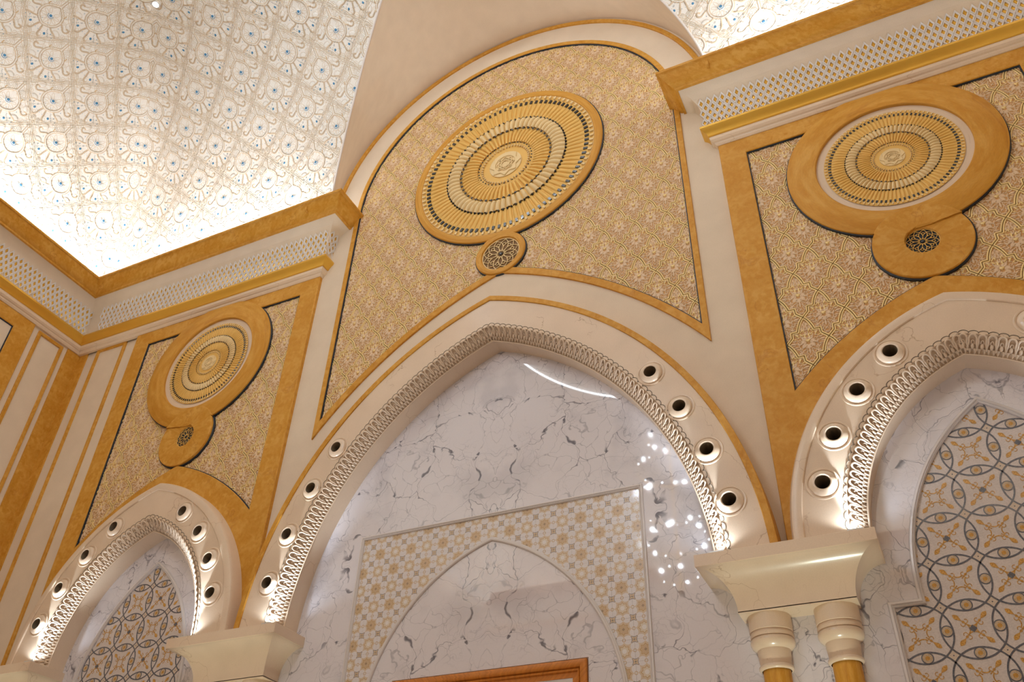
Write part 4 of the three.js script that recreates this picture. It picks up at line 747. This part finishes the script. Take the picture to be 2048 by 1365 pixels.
// ================================================================ LAMPS
{
  const at = (light, x, y, z) => { light.position.set(x, y, z); light.castShadow = true; return light; };
  // uplights on the capitals, just under the carved edges
  const proto = new THREE.Group();
  part('housing', box(-0.05, 0.05, 0, 0.028, -0.02, 0.02), M.fixture, proto); part('lens', box(-0.044, 0.044, 0.028, 0.03, -0.015, 0.015), glow(L.ledge.color, 6), proto);
  const ends = [[-1.94, 'left foot of the central arch'], [1.94, 'right foot of the central arch'], [-2.86, 'right foot of the small left arch'], [-4.81, 'left foot of the small left arch'], [2.86, 'left foot of the small right arch'], [4.81, 'right foot of the small right arch']];
  for (const [x, text] of ends) {
    const c = proto.clone(); c.name = numbered('uplight'); c.position.set(x, Y0 + 0.001, 0.22); scene.add(c); tag(c, `small uplight hidden on the capital at the ${text}`, 'lamp', 'uplights on the capitals');
    const l = new THREE.SpotLight(L.ledge.color, L.ledge.power, 0, 0.52, 0.8, 2); at(l, x, Y0 + 0.045, 0.22); l.target.position.set(x + (/left foot/.test(text) ? 0.1 : -0.1), Y0 + 1, 0.2); l.shadow.radius = 1.2; scene.add(l, l.target);
    const w = new THREE.SpotLight(L.ledge.color, L.ledge.power * 0.06, 0, 1.3, 0.3, 2); at(w, x, Y0 + 0.04, 0.215); w.target.position.set(x, Y0 + 1, 0.215); w.shadow.radius = 1; scene.add(w, w.target);
  }
  // light strips in the trough behind the cornice crowns
  const strip = (x0, x1, z, turn, label) => {
    const len = x1 - x0, o = thing('led_strip', label, 'lamp', [0, 0, 0]), m = part('tape', box(-len / 2, len / 2, 0, 0.008, -0.012, 0.012), glow(L.cove.color, 3), o);
    const r = new THREE.RectAreaLight(L.cove.color, L.cove.power, len, 0.04); r.castShadow = true;
    const p = new THREE.Vector3((x0 + x1) / 2, 9.3, z), q = new THREE.Vector3(p.x, 10.05, z - 1.1);
    const rot = (v) => turn(v); o.position.copy(rot(p)); r.position.copy(rot(p.clone().add(new THREE.Vector3(0, 0.012, 0)))); r.lookAt(rot(q)); const dirX = rot(p.clone().add(new THREE.Vector3(1, 0, 0))).sub(rot(p)); o.rotation.y = Math.atan2(-dirX.z, dirX.x); scene.add(r);
  };
  const V = (x, y, z) => new THREE.Vector3(x, y, z);
  strip(-5.95, -2.75, 0.33, (v) => v.clone(), 'light strip behind the cornice crown over the left bay');
  strip(2.75, 5.95, 0.33, (v) => v.clone(), 'light strip behind the cornice crown over the right bay');
  strip(0.4, 3.1, 0.33, (v) => V(-XW + v.z, v.y, v.x), 'light strip behind the cornice crown on the left wall');
  strip(0.4, 3.1, 0.33, (v) => V(XW - v.z, v.y, v.x), 'light strip behind the cornice crown on the right wall');
  strip(-5.95, -2.05, 0.33, (v) => V(v.x, v.y, ZD - v.z), 'light strip on the far wall opposite the left bay');
  strip(2.05, 5.95, 0.33, (v) => V(v.x, v.y, ZD - v.z), 'light strip on the far wall opposite the right bay');
  strip(8.5, 11.25, 0.33, (v) => V(-XW + v.z, v.y, v.x), 'light strip at the far end of the left wall');
  // ring of light in the middle of the ceiling
  const ringThing = thing('ceiling_light_ring', 'thin white ring of light in the middle of the ceiling', 'lamp', [0, 11.98, ZD / 2]);
  const tr = new THREE.TorusGeometry(3.02, 0.02, 6, 120); tr.rotateX(PI / 2); part('light_tube', tr, glow(L.ring.color, 40), ringThing);
  for (let k = 0; k < 7; k++) { const a = PI + (k + 0.5) * PI / 7, l = new THREE.PointLight(L.ring.color, L.ring.power); at(l, 3.02 * cos(a), 11.9, ZD / 2 + 3.02 * sin(a)); l.shadow.radius = 3; scene.add(l); }
  // chandelier: tiers of small bulbs
  const ch = thing('chandelier', 'tall gilded chandelier with tiers of small bulbs, seen only as sparkles in the marble', 'chandelier', [0, 0, ZD / 2]);
  part('stem', lathe([[0.02, 6.5], [0.05, 6.6], [0.02, 6.8], [0.02, 12.02]], 12), M.gilt, ch);
  const r = rng(3), bulbGeo = new THREE.SphereGeometry(0.016, 8, 6), bulbMat = glow(L.bulb.color, 60);
  for (const [y, R, n] of [[9.1, 0.32, 10], [8.55, 0.52, 16], [7.95, 0.66, 20], [7.35, 0.5, 16], [6.8, 0.3, 10]]) {
    const t = new THREE.TorusGeometry(R, 0.012, 6, 48); t.rotateX(PI / 2); t.translate(0, y, 0); part('tier', t, M.gilt, ch);
    for (let k = 0; k < n; k++) {
      const a = k * 2 * PI / n + 0.3 * r(), x = R * cos(a), yy = y + 0.1 * (r() - 0.5) + 0.03, z = R * sin(a);
      part('bulb', bulbGeo, bulbMat, ch).position.set(x, yy, z);
      if (k % 2 === 0) { const l = new THREE.PointLight(L.bulb.color, L.bulb.power); at(l, x, yy, ZD / 2 + z); l.shadow.radius = 0.45; scene.add(l); }
    }
  }
  // uplights at the foot of the columns, aimed at the capitals
  for (const [x, xt, text] of [[-2.385, -2.385, 'the columns left of the central arch'], [2.385, 2.385, 'the columns right of the central arch'], [-5.2, -5.3, 'the far left corner'], [5.287, 5.287, 'the columns right of the small right arch']]) {
    const o = thing('floor_uplight', `round floor uplight before ${text}, below the picture`, 'lamp', [x, 0, 0.95]);
    part('housing', lathe([[0.0001, 0.001], [0.12, 0.001], [0.13, 0.02], [0.13, 0.07], [0.12, 0.08], [0.105, 0.075]], 24), M.fixture, o); part('lens', lathe([[0.105, 0.07], [0.0001, 0.074]], 24), glow(L.floor.color, 8), o);
    const l = new THREE.SpotLight(L.floor.color, L.floor.power, 0, 0.165, 0.3, 2); at(l, x, 0.1, 0.95); l.target.position.set(xt, 3.9, 0.12); l.shadow.radius = 5; scene.add(l, l.target);
  }
  // one small recessed spot on the groin
  const s = thing('ceiling_spot', 'small bright recessed spot high on the ceiling groin', 'lamp', [-4.06, 11.985, 2.345]);
  const disc = new THREE.SphereGeometry(0.04, 16, 8); disc.scale(1, 0.4, 1); part('lens', disc, glow(new THREE.Color(1, 0.95, 0.88), 30), s); part('trim', (() => { const t = new THREE.TorusGeometry(0.046, 0.008, 6, 24); t.rotateX(PI / 2); return t; })(), M.fixture, s);
  const l = new THREE.SpotLight(new THREE.Color(1, 0.9, 0.78), 12, 0, 0.7, 0.6, 2); at(l, -4.06, 11.94, 2.345); l.target.position.set(-3.8, 0, 3); l.shadow.radius = 2; scene.add(l, l.target);
}
renderer.render(scene, camera);
